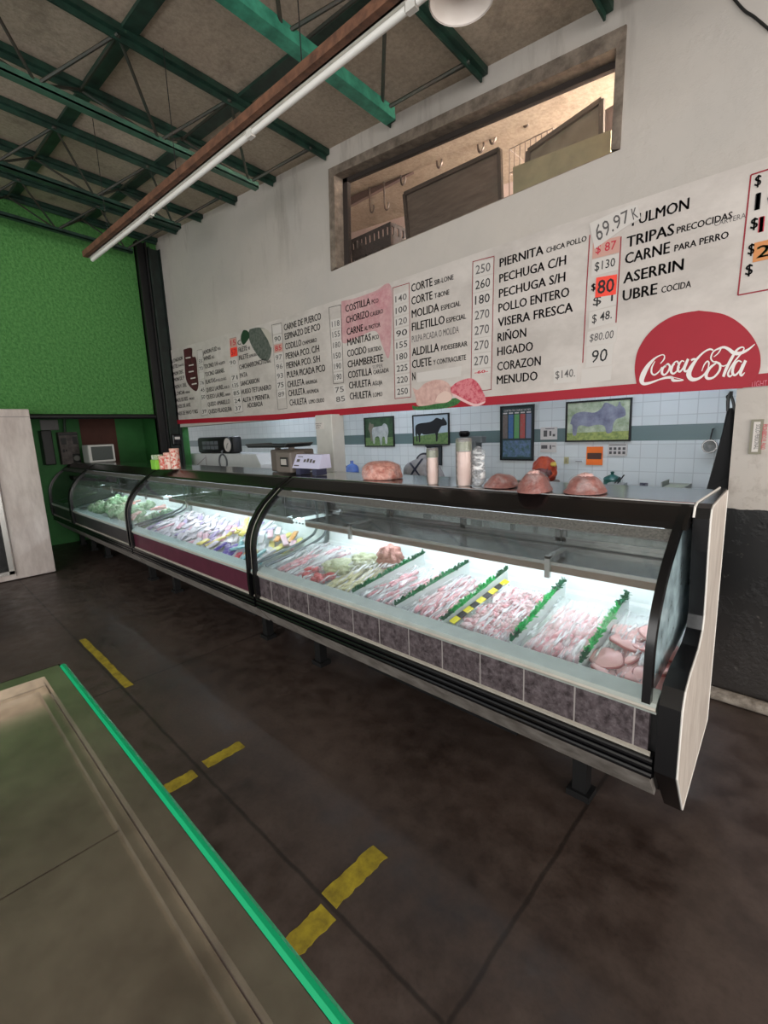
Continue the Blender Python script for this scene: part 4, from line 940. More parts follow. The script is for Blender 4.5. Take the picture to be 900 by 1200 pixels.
# price tags with handwritten figures
def tagp(pts, m, s=None, ink='ink', bold=.004, pad=.12, hfrac=.62, lift=.0025):
    P = [bpt(x, y, lift) for x, y in pts]; b = MB()
    b.add(P+[Vector((p.x, p.y+.0008, p.z)) for p in P], [(0,1,2,3),(7,6,5,4),(0,4,5,1),(1,5,6,2),(2,6,7,3),(3,7,4,0)])
    o = b.build('price_tag', m, bn)
    if s and s.strip():
        t_ = MB(); vs, fs = text_mesh(s, bold)
        x0 = min(v[0] for v in vs); x1 = max(v[0] for v in vs); z0 = min(v[1] for v in vs); z1 = max(v[1] for v in vs)
        TL, TR, BR_, BL = P; out = []
        for v in vs:
            u = pad+(1-2*pad)*(v[0]-x0)/(x1-x0); w = (1-hfrac)/2+hfrac*(v[1]-z0)/(z1-z0)
            q = (BL*(1-u)+BR_*u)*(1-w)+(TL*(1-u)+TR*u)*w; out.append((q.x, q.y-.001, q.z))
        t_.add(out, fs); t_.build('figures', M[ink], o, flip=False)
    return o
def stack(TL, TR, BR_, BL, tags, gap=.12, m='paper'):
    n = len(tags)
    for i, tg in enumerate(tags):
        if tg is None: continue
        s, mt, ink = (tg+(None,)*3)[:3] if isinstance(tg, tuple) else (tg, None, None)
        f0, f1 = (i+gap/2)/n, (i+1-gap/2)/n
        l = lambda a, c, f: (a[0]+(c[0]-a[0])*f, a[1]+(c[1]-a[1])*f)
        tagp([l(TL,BL,f0), l(TR,BR_,f0), l(TR,BR_,f1), l(TL,BL,f1)], M[mt or m], s, ink or 'ink')
stack((319.5,382),(329.5,379.5),(335.5,477.5),(326.5,479), [' ','90',('85','paperpink','redink'),('97','paper','marker'),('96','paper','marker'),('93','paper','marker'),'75',('89','paper','marker'),None])
stack((386.8,362),(399,359),(402,447),(391.8,448.5), [None,('118','paper','marker'),('155','paper','marker'),('180','paper','marker'),'150','190','190'])
stack((391,452),(404,450),(407,472),(393,474), [('75','paper','marker'),('85','paper','marker')], .06)
stack((461.5,345),(479,339.5),(480.4,464.5),(464,466.3), [('140','paper','marker'),'100',('120','paper','marker'),'90','155',('180','paper','ink'),'225','220','250'])
stack((555.2,308.5),(578,302.5),(575.2,430),(553,432.5), [('250','paper','marker'),('260','paper','ink'),('180','paper','ink'),('270','paper','marker'),('270','paper','marker'),('270','paper','marker'),('270','paper','marker')], .05)
tagp([(554,434),(575,431.5),(574.8,437),(553.8,440)], M['paper'], '-60-', 'redink', .03)
stack((231.5,411.5),(237,410.3),(243,485.5),(237,487), [' ',('55','paper','marker'),('70','paper','marker'),' ',('76','paper','marker'),('45','paper','marker'),('50','paper','ink'),None,'39'])
stack((269,397),(277,395),(278.5,417),(270.5,419), [('15','paperpink','redink'),('57','paperred','redink')], .04)
stack((268,421),(277,419.5),(284.5,482),(275.5,483.8), [('90','paper','marker'),(' ','paper'),('71','paper','ink'),('135',None),'85','24','37'])
tagp([(691,262),(740,240),(745,258),(697,292)], M['paper'], '69.97', 'marker', .002, .1, .66, .004)
tagp([(737,243),(748,240),(751,256),(741,262)], M['paper'], 'K', 'marker', .002, .2, .7, .0042)
stack((695,284),(727,276),(720.5,378),(690,386), [('$ 87','paperpink','redink'),('$130','paper','ink'),None,('$ 1','paper','ink'),('$ 48.','paper','ink')], .06)
tagp([(699,325.5),(723.5,321.5),(722,345),(697.5,349)], M['paperred'], '80', 'ink', .012, .1, .7, .004)
b = MB(); line_text(b, '$', 693, 698, 341, 8, bold=.02, lift=.003); b.build('lettering', M['ink'], bn, flip=False)
tagp([(689,389),(724,382),(722,401),(687,406)], M['paper'], '$80.00', 'marker', .003, .1, .6, .003)
tagp([(689,407),(720,402),(717,427),(686,431)], M['paper'], '90', 'ink', .003, .2, .62, .003)
tagp([(682,433),(718,428),(716,445),(681,451)], M['paper'], None)
tagp([(649,431),(677,427),(676,447),(649,450)], M['paper'], '$140.', 'marker', .003, .08, .55, .003)
tagp([(489,437),(541,429),(540,441),(489,448)], M['paper'], None)
b = MB(); line_text(b, 'PULPA PICADA O MOLIDA', 483, 538, 401.5, 7.6, bold=-.004, lift=.003); line_text(b, 'CARTERA', 837, 874, 265.5, 6, bold=-.006, lift=.003); line_text(b, 'SUPER', 437, 449, 432.5, 4.4, bold=-.01, lift=.003)
b.build('handwriting', M['marker'], bn, flip=False)
b = MB(); line_text(b, '$', 884, 892, 219, 12, bold=.02, lift=.003); line_text(b, '$', 879, 888, 269, 12, bold=.02, lift=.003); line_text(b, '$', 876, 884, 299, 12, bold=.02, lift=.003); line_text(b, '$', 873, 882, 323, 12, bold=.02, lift=.003)
put_text(b, '100', bpt(884, 247), .19, .075, bold=.03, lift=.003); b.build('lettering', M['ink'], bn, flip=False)
b = MB(); put_text(b, '100', bpt(888, 273), .2, .07, bold=.05, lift=.003); b.build('red_figures', M['redink'], bn, flip=False)
q = bpt(884, 285); b = MB(); b.box((q.x, BYs-.003, q.z-.09), (q.x+.2, BYs-.0022, q.z)); o = b.build('price_tag', M['paperorange'], bn)
b = MB(); put_text(b, '200', Vector((q.x+.012, BYs-.0025, q.z-.075)), .17, .055, bold=.02); b.build('figures', mat('olive_ink', (92, 92, 40), .6), o, flip=False)
# round red soft-drink disc with flowing script
dc = bpt(818.5, 413); 
b = MB(); n = 64
ctr = [(819,364),(850,369),(874,385),(889,408),(891,430),(884,446),(870,455),(752,462),(746,450),(744,430),(749,408),(765,386),(790,370)]
P = catmull([(x, y, 0) for x, y in ctr[:7]], 8)+[Vector((752,462,0))]+catmull([(x, y, 0) for x, y in ctr[8:]]+[(819,364,0)], 8)[:-1]
def disc_pts(l): return [bpt(p.x, p.y, l) for p in P]
A_, B_ = disc_pts(.004), disc_pts(.0005); n = len(A_)
b.add(A_+B_, [tuple(range(n)), tuple(range(2*n-1, n-1, -1))]+[(i, (i+1) % n, n+(i+1) % n, n+i) for i in range(n)])
ds = b.build('red_disc', M['redvinyl'], bn)
b = MB(); SK = 0.0
def S(pts, w, sub=8):
    Q = catmull([(x, y, 0) for x, y in pts], sub); n = len(Q)
    if isinstance(w, (int, float)): W_ = [w*(.35+.65*math.sin(math.pi*(i+.6)/(n+.2))**.6) for i in range(n)]
    else:
        W_ = []
        for i in range(n):
            f = i/(n-1)*(len(w)-1); k = min(int(f), len(w)-2); W_.append(w[k]+(w[k+1]-w[k])*(f-k))
    global SK; SK += .00025; lf = .0055+SK; W_ = [q*1.18 for q in W_]
    def fn(x, y): (px, py), = ch([(x, y)]); return bpt(px, py, lf)
    b.stroke([(q.x, q.y) for q in Q], W_, fn)
# C
S([(232,1012),(250,990),(252,972),(238,968),(205,985),(172,1020),(148,1062),(138,1095),(148,1112),(180,1108),(225,1092)], [3,6,5,4,7,16,22,20,14,10,6])
S([(225,1092),(262,1082),(290,1082),(298,1096),(348,1094),(305,1082),(285,1078)], [6,10,13,12,3,3,2])
S([(205,1000),(190,1030),(188,1056),(202,1068),(225,1052),(240,1028)], [3,7,8,7,5,3])
# o c a
S([(262,1018),(245,1035),(240,1058),(252,1068),(270,1052),(280,1028),(272,1014),(262,1018),(258,1030)], [6,9,11,8,7,9,8,6,3])
S([(278,1030),(290,1024),(305,1016)], [4,4,3])
S([(322,1012),(318,1000),(304,1006),(290,1030),(286,1052),(298,1062),(318,1046),(330,1028)], [8,5,6,11,11,8,5,3])
S([(352,1002),(340,998),(326,1016),(320,1042),(330,1052),(346,1034),(358,1008)], [5,5,9,11,8,6,5])
S([(372,988),(360,1015),(352,1042),(362,1050),(384,1030)], [10,12,11,8,3])
# hyphen
S([(386,995),(398,990),(410,988)], [7,9,6])
# second C with its loop and the long ribbon
S([(470,1040),(476,1010),(468,1000),(452,1018),(440,1050)], [3,7,6,5,3])
S([(515,1000),(498,1002),(486,985),(494,958),(512,942),(535,936),(522,960),(500,978)], [3,6,7,6,6,6,5,3])
S([(498,945),(480,940),(450,955),(415,990),(385,1035),(375,1068),(390,1090),(420,1088),(452,1066),(474,1030)], [6,8,7,10,18,22,18,11,7,4])
S([(512,942),(548,930),(575,940),(600,958),(632,960),(672,942),(706,914)], [6,10,14,17,14,9,3])
# o l a
S([(510,1010),(480,1035),(462,1068),(470,1086),(500,1080),(528,1048),(532,1018),(516,1006),(510,1010)], [7,11,14,12,8,9,11,9,7])
S([(534,1022),(552,1024),(570,1014)], [5,5,3])
S([(548,1078),(562,1040),(590,985),(615,945),(640,930),(652,936),(640,958),(606,1000),(578,1046),(572,1068),(582,1076),(602,1058)], [11,13,12,9,6,5,6,7,8,9,8,3])
S([(640,1004),(622,998),(602,1022),(594,1056),(606,1070),(628,1050),(644,1014)], [6,6,10,12,9,6,5])
S([(660,996),(646,1028),(634,1060),(640,1072),(656,1056)], [12,13,12,8,3])
b.build('script_lettering', M['whitevinyl'], ds, flip=False)
b = MB(); (px, py), = ch([(690,1130)]); (qx, _), = ch([(765,1130)])
line_text(b, 'LIGHT', px, qx, py, 7, bold=-.01, lift=.003); b.build('faint_lettering', mat('faint_pink_print', (214, 120, 140), .5), bn, flip=False)

# ------------------------------------------------------------------ store room things behind the high window
YS = WY+.34
floor_z = 2.72
def panel(name, pts, depth, m, label, cat, mrim=None, group=None):
    P = [at(x, y, Y=YS) for x, y in pts]
    zb = floor_z
    t = thing(name, label, cat, (sum(p.x for p in P)/4, YS, zb))
    b = MB(); Q = [Vector(P[0]), Vector(P[1])]
    vs = [P[0], P[1], Vector((P[1].x+(P[2].x-P[1].x), YS, zb)), Vector((P[0].x+(P[3].x-P[0].x), YS, zb))]
    lean = lambda v: Vector((v.x, v.y+depth*0+.0, v.z))
    b.add([v for v in vs]+[v+Vector((0, .025, 0)) for v in vs], [(0,1,2,3),(7,6,5,4),(0,4,5,1),(1,5,6,2),(2,6,7,3),(3,7,4,0)])
    b.build('board', m, t)
    if mrim:
        b = MB()
        for a, c in ((0,1),(1,2),(3,0)): b.bar(vs[a]+Vector((0,-.008,0)), vs[c]+Vector((0,-.008,0)), .03, .03)
        b.build('board_frame', mrim, t)
    return t
panel('framed_board', [(475,228),(586,176),(591,240),(484,276)], 0, mat('dark_grey_brown_board', (104, 92, 82), .6, c2=(84, 74, 66), scale=6, stretch=(1,1,6)), 'dark framed board standing in the middle of the high window', 'board', mat('darker_frame', (62, 54, 48), .6))
YS = WY+.40
panel('framed_board', [(620,178),(706,118),(709,170),(612,222)], 0, mat('grey_board', (112, 106, 94), .6, c2=(92, 86, 74), scale=7), 'grey framed board standing at the right of the high window behind a greenish board', 'board', mat('dark_frame_edge', (66, 60, 54), .6))
YS = WY+.46
panel('framed_board', [(660,158),(727,118),(727,180),(655,200)], 0, mat('dark_mauve_board', (96, 84, 82), .6), 'dark board at the right end of the high window, rearmost of three', 'board')
YS = WY+.27
panel('board', [(601,196),(716,152),(716,180),(603,226)], 0, mat('greenish_grey_board', (134, 130, 104), .6, c2=(112, 108, 88), scale=5), 'low greenish-grey board, frontmost at the right of the high window', 'board')
# crate
YS = WY+.30
k0 = at(411,277,Y=YS); k1 = at(456,256,Y=YS)
t = thing('crate', 'dark plastic crate with slotted sides at the left of the high window', 'crate', ((k0.x+k1.x)/2, YS+.15, floor_z))
cm = mat('dark_plastic_crate', (58, 52, 52), .55); zt = k1.z-.03; cw = k1.x-k0.x; cd = .34
def slotted(b, f, w, h, nx, nz, th):
    # panel in local (u,v) with slots
    xs = [0]; 
    for i in range(nx): xs += [w*(i+.3)/nx, w*(i+.7)/nx]
    xs.append(w); zs = [0]
    for j in range(nz): zs += [h*(j+.35)/nz, h*(j+.8)/nz]
    zs.append(h)
    for i in range(len(xs)-1):
        for j in range(len(zs)-1):
            if i % 2 and j % 2: continue
            pts = [f(xs[i], zs[j], 0), f(xs[i+1], zs[j], 0), f(xs[i+1], zs[j+1], 0), f(xs[i], zs[j+1], 0)]+[f(xs[i], zs[j], th), f(xs[i+1], zs[j], th), f(xs[i+1], zs[j+1], th), f(xs[i], zs[j+1], th)]
            b.add(pts, [(0,1,2,3),(7,6,5,4),(0,4,5,1),(1,5,6,2),(2,6,7,3),(3,7,4,0)])
hh = zt-floor_z
for nm, f, w in (('front', lambda u, v, d: Vector((k0.x+u, YS+d, floor_z+v)), cw), ('back', lambda u, v, d: Vector((k0.x+u, YS+cd+d, floor_z+v)), cw), ('left', lambda u, v, d: Vector((k0.x+d, YS+u, floor_z+v)), cd), ('right', lambda u, v, d: Vector((k1.x+d, YS+u, floor_z+v)), cd)):
    b = MB(); slotted(b, f, w, hh, 9 if w == cw else 5, 5, .012); b.build('side', cm, t)
# wire basket
YS = WY+.62
w0 = at(597,200,Y=YS); w1 = at(648,150,Y=YS)
b = MB(); zt = w1.z; xa, xb = w0.x, w1.x; zb = floor_z+.2
for i in range(9):
    x = xa+(xb-xa)*i/8
    for y in (YS, YS+.28): b.tube([(x, y, zb), (x, y, zt)], .004, 5)
for j in range(6):
    z = zb+(zt-zb)*j/5; b.tube([(xa, YS, z), (xb, YS, z), (xb, YS+.28, z), (xa, YS+.28, z)], .004, 5, closed=True)
for x in (xa, xb):
    for y in (YS, YS+.28): b.tube([(x, y, floor_z), (x, y, zb)], .008, 5)
tag(b.build('wire_basket', mat('grey_wire', (120, 108, 100), .5)), 'pale wire basket between the boards in the high window', 'basket')
# hanging rail and meat hooks
YR = WY+.75
ra = at(402,236,Y=YR); rb = at(727,82,Y=YR)
rz = (ra.z+rb.z)/2
rl = MB(); rl.box((ra.x-.3, YR-.02, rz-.02), (rb.x+.4, YR+.02, rz+.06)); tag(rl.build('hook_rail', mat('mauve_grey_rail', (128, 106, 102), .6)), 'horizontal mauve-grey rail crossing the high window behind the glass', 'rail')
hm = mat('grey_steel_hook', (110, 98, 92), .4, metal=.5)
desc = ('leftmost in the high window, above the crate', 'second from left in the high window, above the crate', 'third from left in the high window, beside the framed board', 'fourth from left in the high window, above the framed board', 'fifth from left in the high window, above the framed board', 'third from right in the high window, above the framed board', 'second from right in the high window, above the wire basket', 'rightmost in the high window, above the grey boards')
for (x, y, ln), d in zip(((434,250,22),(451,247,30),(470,218,20),(512,198,24),(560,180,30),(574,170,26),(613,150,26),(678,116,28)), desc):
    p = at(x, y, Y=YR-.035); z1 = rz+.075; z0 = p.z
    b = MB(); pts = [(p.x, YR+.03, rz+.03), (p.x, YR+.032, rz+.07), (p.x, YR, rz+.085), (p.x, YR-.032, rz+.06), (p.x, YR-.034, rz-.05), (p.x, YR-.034, z0+.05), (p.x+.01, YR-.034, z0+.01), (p.x+.035, YR-.034, z0), (p.x+.055, YR-.034, z0+.03), (p.x+.055, YR-.034, z0+.06)]
    b.tube(catmull(pts, 4), .009, 6); tag(b.build('meat_hook', hm, smooth=True), 'grey meat hook, '+d, 'hook', 'meat hooks on the rail')
lm = mat('warm_store_light', (255, 244, 232), .4, emit=300)  # glow for a lamp added out of view to light the store room
t = thing('added_store_lamp', 'added unseen warm lamp lighting the store room beside the high window', 'lamp', (.55, 3.9, 3.3))
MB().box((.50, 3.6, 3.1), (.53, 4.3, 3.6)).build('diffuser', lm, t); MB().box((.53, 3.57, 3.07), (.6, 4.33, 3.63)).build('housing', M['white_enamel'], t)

# ------------------------------------------------------------------ unseen prep room lights, the left one added to brighten the dim cabinet end
pl = mat('prep_room_tube', (226, 238, 255), .4, emit=74)
for (x, lab) in ((-1.2, 'ceiling strip light over the right end of the prep room'), (-4.3, 'ceiling strip light over the middle of the prep room'), (-7.2, 'added unseen strip light brightening the left end of the prep room')):
    t = thing('unseen_strip_light', lab, 'strip light', (x, 4.2, 2.6))
    MB().box((x-.62, 4.14, 2.575), (x+.62, 4.26, 2.62)).build('housing', M['white_enamel'], t)
    MB().tube([(x-.58, 4.2, 2.555), (x+.58, 4.2, 2.555)], .018, 10).build('tube', pl, t)

# ------------------------------------------------------------------ posters and papers on the tiled wall
YP = 5.197
def rect(x0, y0, x1, y1, Y=YP):
    a = at(x0, y0, Y=Y); c = at(x1, y1, Y=Y); return a.x, a.z, c.x, c.z
def poster(px, label, base, frame=True, name='poster', cat='poster', fr_m=None):
    x0, z1, x1, z0 = rect(*px)
    t = thing(name, label, cat, ((x0+x1)/2, YP, z0))
    MB().box((x0, YP-.012, z0), (x1, YP, z1)).build('sheet', base, t)
    if frame:
        b = MB(); w = .018
        b.box((x0-w, YP-.02, z0-w), (x1+w, YP, z0)); b.box((x0-w, YP-.02, z1), (x1+w, YP, z1+w)); b.box((x0-w, YP-.02, z0), (x0, YP, z1)); b.box((x1, YP-.02, z0), (x1+w, YP, z1))
        b.build('poster_frame', fr_m or M['blackm'], t)
    return t, (x0, z0, x1, z1)
def pshape(t, R, name, pts, m, lift=.0135, sm=True):
    x0, z0, x1, z1 = R
    P = catmull([(x, y, 0) for x, y in pts]+[(pts[0][0], pts[0][1], 0)], 4)[:-1] if sm else [Vector((x, y, 0)) for x, y in pts]
    cx = [min(1, max(0, p.x)) for p in P]; cyy = [min(1, max(0, p.y)) for p in P]
    return MB().poly([(x0+(x1-x0)*a, YP-lift, z0+(z1-z0)*c) for a, c in zip(cx, cyy)]).build(name, m, t, flip=False)
BULL = [(.06,.30),(.05,.55),(.08,.68),(.2,.74),(.42,.76),(.56,.80),(.68,.90),(.78,.86),(.84,.84),(.86,.90),(.90,.86),(.97,.72),(.96,.64),(.88,.62),(.82,.60),(.76,.48),(.72,.36),(.70,.12),(.66,.10),(.645,.34),(.60,.36),(.42,.34),(.30,.34),(.24,.38),(.20,.30),(.19,.10),(.15,.08),(.14,.30),(.10,.36),(.115,.12),(.08,.10),(.07,.3)]
grass = mat('grass_print', (120, 146, 92), .5, c2=(86, 116, 66), scale=26); dgrass = mat('dark_green_print', (62, 92, 60), .5, c2=(40, 64, 42), scale=14)
sky = mat('pale_sky_print', (176, 190, 200), .5); bullblack = mat('black_bull_print', (26, 28, 32), .4); gbull = mat('grey_bull_print', (158, 160, 178), .5, c2=(112, 114, 136), scale=7)
t, R = poster((485,488,526,520), 'framed picture of a black bull on grass, centre of the tiled wall', sky)
pshape(t, R, 'grass', [(0,0),(1,0),(1,.4),(0,.28)], grass, .0128, False); pshape(t, R, 'bull', BULL, bullblack)
t, R = poster((666,473,737,515), 'largest cattle picture, a grey humped bull among leaves, right of the charts', mat('leafy_print', (150, 166, 130), .5, c2=(206, 214, 190), scale=12))
pshape(t, R, 'grass', [(0,0),(1,0),(1,.22),(0,.2)], mat('yellowish_grass_print', (182, 190, 110), .5, c2=(120, 140, 80), scale=24), .0128, False)
pshape(t, R, 'bull', [(.05,.45),(.10,.68),(.25,.76),(.45,.72),(.56,.82),(.62,.96),(.72,.90),(.80,.84),(.84,.97),(.87,.86),(.92,.78),(.94,.62),(.88,.56),(.80,.52),(.76,.40),(.74,.20),(.66,.18),(.62,.36),(.5,.40),(.36,.36),(.24,.40),(.18,.34),(.16,.14),(.10,.16),(.09,.40)], gbull)
t, R = poster((428,491,462,522), 'small framed picture of two pale cattle, left of the black bull picture', dgrass)
pshape(t, R, 'grass', [(0,0),(1,0),(1,.3),(0,.3)], grass, .0128, False)
pshape(t, R, 'cow', [(.25,.5),(.3,.66),(.5,.7),(.62,.72),(.7,.8),(.8,.72),(.84,.5),(.80,.3),(.78,.08),(.72,.08),(.70,.3),(.62,.3),(.6,.05),(.54,.05),(.5,.32),(.36,.3),(.34,.1),(.28,.1)], mat('pale_cow_print', (206, 208, 206), .5, c2=(160, 164, 164), scale=9))
pshape(t, R, 'cow', [(.12,.62),(.18,.86),(.24,.8),(.32,.78),(.3,.6),(.24,.5),(.26,.2),(.2,.2),(.18,.45)], mat('brownish_cow_print', (128, 120, 104), .5), .0132)
t, R = poster((380,493,403,522), 'framed cattle picture partly hidden behind the white column', dgrass, fr_m=mat('pale_frame', (170, 168, 150), .5))
pshape(t, R, 'bull', [(.1,.3),(.1,.6),(.4,.72),(.6,.84),(.8,.74),(.92,.55),(.84,.46),(.8,.1),(.7,.1),(.66,.36),(.4,.34),(.3,.1),(.2,.1)], mat('dark_brown_bull_print', (74, 58, 46), .5))
pshape(t, R, 'grass', [(0,0),(1,0),(1,.18),(0,.18)], grass, .0128, False)
# cuts chart
t, R = poster((588.5,478,624,538), 'tall dark chart of meat cuts in coloured columns', mat('dark_teal_chart', (38, 58, 58), .5))
for i, cc in enumerate(((112, 96, 88), (52, 104, 168), (92, 168, 92), (186, 74, 66), (120, 132, 160))):
    u = .04+i*.19
    pshape(t, R, 'chart_column', [(u,.4),(u+.16,.4),(u+.16,.86),(u,.86)], mat('chart_colour_%d' % i, cc, .5, c2=tuple(int(v*.55+60) for v in cc), scale=40), .0132, False)
    pshape(t, R, 'chart_head', [(u+.01,.875),(u+.15,.875),(u+.15,.90),(u+.01,.90)], M['paper'], .0134, False)
pshape(t, R, 'chart_picture', [(.05,.04),(.95,.04),(.95,.36),(.05,.36)], mat('chart_bottom_print', (64, 96, 84), .5, c2=(110, 130, 170), scale=22), .0132, False)
x0, z0, x1, z1 = R; b = MB(); put_text(b, 'CORTES DE CARNE DE RES', Vector((x0+.03, YP-.013, z1-.05)), (x1-x0)*.86, .022, bold=.01); b.build('lettering', M['paper'], t, flip=False)
def paper(px, label, lines, m=None, ink=None, cat='paper'):
    t, R = poster(px, label, m or M['paper'], False, 'paper_notice', cat)
    x0, z0, x1, z1 = R; b = MB()
    for (u, v, w, h) in lines: b.add([(x0+(x1-x0)*u, YP-.0135, z0+(z1-z0)*v), (x0+(x1-x0)*(u+w), YP-.0135, z0+(z1-z0)*v), (x0+(x1-x0)*(u+w), YP-.0135, z0+(z1-z0)*(v+h)), (x0+(x1-x0)*u, YP-.0135, z0+(z1-z0)*(v+h))], [(0,1,2,3)])
    if lines: b.build('print', ink or M['marker'], t, flip=False)
    return t, R
paper((634,501,653,515), 'white paper sheet above another, right of the meat cuts chart', [(.2,.25,.22,.5),(.55,.3,.12,.4),(.75,.25,.15,.2),(.3,.85,.55,.06)])
paper((634,518,652,530), 'white paper sheet below another, right of the meat cuts chart', [(.05,.35,.4,.35),(.6,.3,.1,.4),(.75,.55,.2,.08)])
paper((688,523.5,706,545), 'bright orange notice with dark print under the grey bull picture', [(.06,.32,.88,.34)], mat('orange_paper', (255, 124, 44), .6), mat('dark_notice_print', (84, 56, 48), .6), 'notice')
t, R = paper((713,520,735,534), 'white paper with rows of small pictures, right of the orange notice', [(.06,.86,.88,.06)]+[(.08+.23*i, v, .14, .22) for i in range(4) for v in (.14, .48)])
t, R = poster((661.5,535.5,666.5,543.5), 'small yellowish switch plate left of the white switch plate', mat('yellowish_plate', (190, 182, 140), .5), False, 'switch_plate', 'switch')
pshape(t, R, 'rocker', [(.3,.2),(.7,.2),(.7,.8),(.3,.8)], mat('switch_rocker', (160, 152, 116), .4), .0145, False)
t, R = poster((673,537,683,541.5), 'small white socket plate left of the orange notice', mat('white_plate', (216, 220, 222), .4), False, 'socket_plate', 'socket')
pshape(t, R, 'slot', [(.2,.12),(.95,.12),(.95,.25),(.2,.25)], M['marker'], .0145, False)
t, R = poster((750,565.5,759,574.5), 'small dark picture sticker low on the white tiles at the right', mat('dark_sticker', (44, 48, 66), .5, c2=(150, 150, 160), scale=36), False, 'sticker', 'sticker')
t, R = poster((557,542,562.5,546.5), 'small dark socket box low on the tiles right of the band saw', mat('dark_socket', (96, 100, 100), .5), False, 'socket_plate', 'socket')
pshape(t, R, 'socket_hole', [(.3,.3),(.7,.3),(.7,.7),(.3,.7)], M['blackm'], .0145, False)
# strainer
sc = at(831.5,523,Y=5.12); t = thing('strainer', 'round wire strainer hanging on the tiled wall left of the black apron', 'strainer', sc)
rr = (at(840,523,Y=5.12)-at(823,523,Y=5.12)).length/2; b = MB(); b.tube([(sc.x+rr*math.cos(a), sc.y, sc.z+rr*math.sin(a)) for a in [k*math.pi/14 for k in range(28)]], .008, 6, closed=True); b.build('hoop', M['chrome'], t)
b = MB()
for k in range(-6, 7):
    h = math.sqrt(max(0, 1-(k/7)**2)); q = rr*k/7
    for ax in (0, 1):
        pts = []
        for s in range(-6, 7):
            f = s/6*h*rr; d = .06*max(0, 1-(f*f+q*q)/(rr*rr))**.5
            pts.append((sc.x+(q if ax else f), sc.y+d*.6, sc.z+(f if ax else q)))
        b.tube(pts, .0022, 4)
b.build('mesh', M['chrome'], t); MB().tube([(sc.x, sc.y, sc.z+rr), (sc.x+.01, sc.y+.02, sc.z+rr+.1), (sc.x+.01, sc.y+.075, sc.z+rr+.1)], .006, 6).build('handle', M['blackm'], t)
# apron hanging at the hatch edge
YA = WY+.06
pts = [(852,480),(857,478),(861,480),(860.5,560),(858,585),(853,597),(826,597),(828,572),(838,535),(846,508)]
P = [at(x, y, Y=YA) for x, y in pts]; P = [Vector((min(p.x, -.402), p.y, p.z)) for p in P]
t = thing('apron', 'black apron hanging by its straps at the right edge of the serving hatch', 'apron', (P[0].x, YA, 1.1))
n = len(P); b = MB(); b.add([p+Vector((0,-.02*math.sin(i*1.4),0)) for i, p in enumerate(P)]+[p+Vector((0,.04,0)) for p in P], [tuple(range(n)), tuple(range(2*n-1, n-1, -1))]+[(i, (i+1) % n, n+(i+1) % n, n+i) for i in range(n)])
b.build('cloth', mat('black_cloth', (24, 25, 28), .8), t)
def A(x, y): p = at(x, y, Y=YA); return Vector((min(p.x, -.40), p.y, p.z))
b = MB(); b.tube(catmull([A(853,482), A(853,470), A(855,462), A(857,462)], 5), .008, 6); b.tube(catmull([A(859.5,482), A(860,475), A(858,467), A(856,463)], 5), .007, 6); b.tube(catmull([A(856,463), A(852,464), A(852.5,467), A(855,467)], 4), .005, 6); b.build('straps', M['blackm'], t)
MB().tube([A(856,466), A(857,458.5)], .009, 8).build('hook', M['blackm'], t)
# small framed notice on the pillar
x0 = at(878.5,493,Y=WY); x1 = at(896,493,Y=WY); z1 = at(888,491.5,Y=WY).z; z0 = at(883,532,Y=WY).z
xa, xb = at(879,512,Y=WY).x, at(893.5,512,Y=WY).x
t = thing('wall_notice', 'narrow framed notice with red and grey lettering on the beige pillar', 'notice', ((xa+xb)/2, WY, z0))
MB().box((xa, WY-.012, z0), (xb, WY, z1)).build('frame', mat('greyish_notice_frame', (132, 128, 110), .5), t)
MB().box((xa+.012, WY-.014, z0+.012), (xb-.012, WY-.0118, z1-.012)).build('sheet', M['paper'], t)
b = MB(); c = MB(); random.seed(2)
for k in range(2):
    xx = xa+.022+k*.028; vs, fs = text_mesh('PROHIBIDO EL PASO' if k else 'SOLO PERSONAL', .01)
    m0 = max(v[0] for v in vs); kk = (z1-z0-.05)/m0
    (c if k else b).add([(xx+v[1]*.026, WY-.0148, z1-.025-v[0]*kk) for v in vs], fs)
b.build('lettering', M['marker'], t, flip=False); c.build('red_lettering', M['redink'], t, flip=False)

# ------------------------------------------------------------------ white column behind the counter
ca = at(371,520,Y=3.0); cb = at(390,520,Y=3.0)
ch_ = struct(MB().bbox(((ca.x+cb.x)/2, 3.0+.08, .9), (cb.x-ca.x, .16, 1.80), b=.008).build('trim_4', mat('white_column_paint', (210, 208, 202), .6, var=.1)))
st = at(370,495,Y=2.99); b = MB(); b.box((ca.x-.003+.01, 2.993, st.z-.07), (ca.x+.13, 2.9985, st.z)); t = b.build('sticker', M['paper']); tag(t, 'white printed sticker high on the white column', 'sticker')
b = MB()
for k, s in enumerate(('PRECIO', 'OFERTA', 'KILO')): put_text(b, s, Vector((ca.x+.014, 2.9925, st.z-.02-.02*k)), .10-.02*k, .011, bold=.01, lift=.0005)
o = b.build('lettering', M['ink'], t, flip=False)

# ------------------------------------------------------------------ things standing on the counters
TOPZ = 1.3185
def on(x, y): return at(x, y, Z=TOPZ)
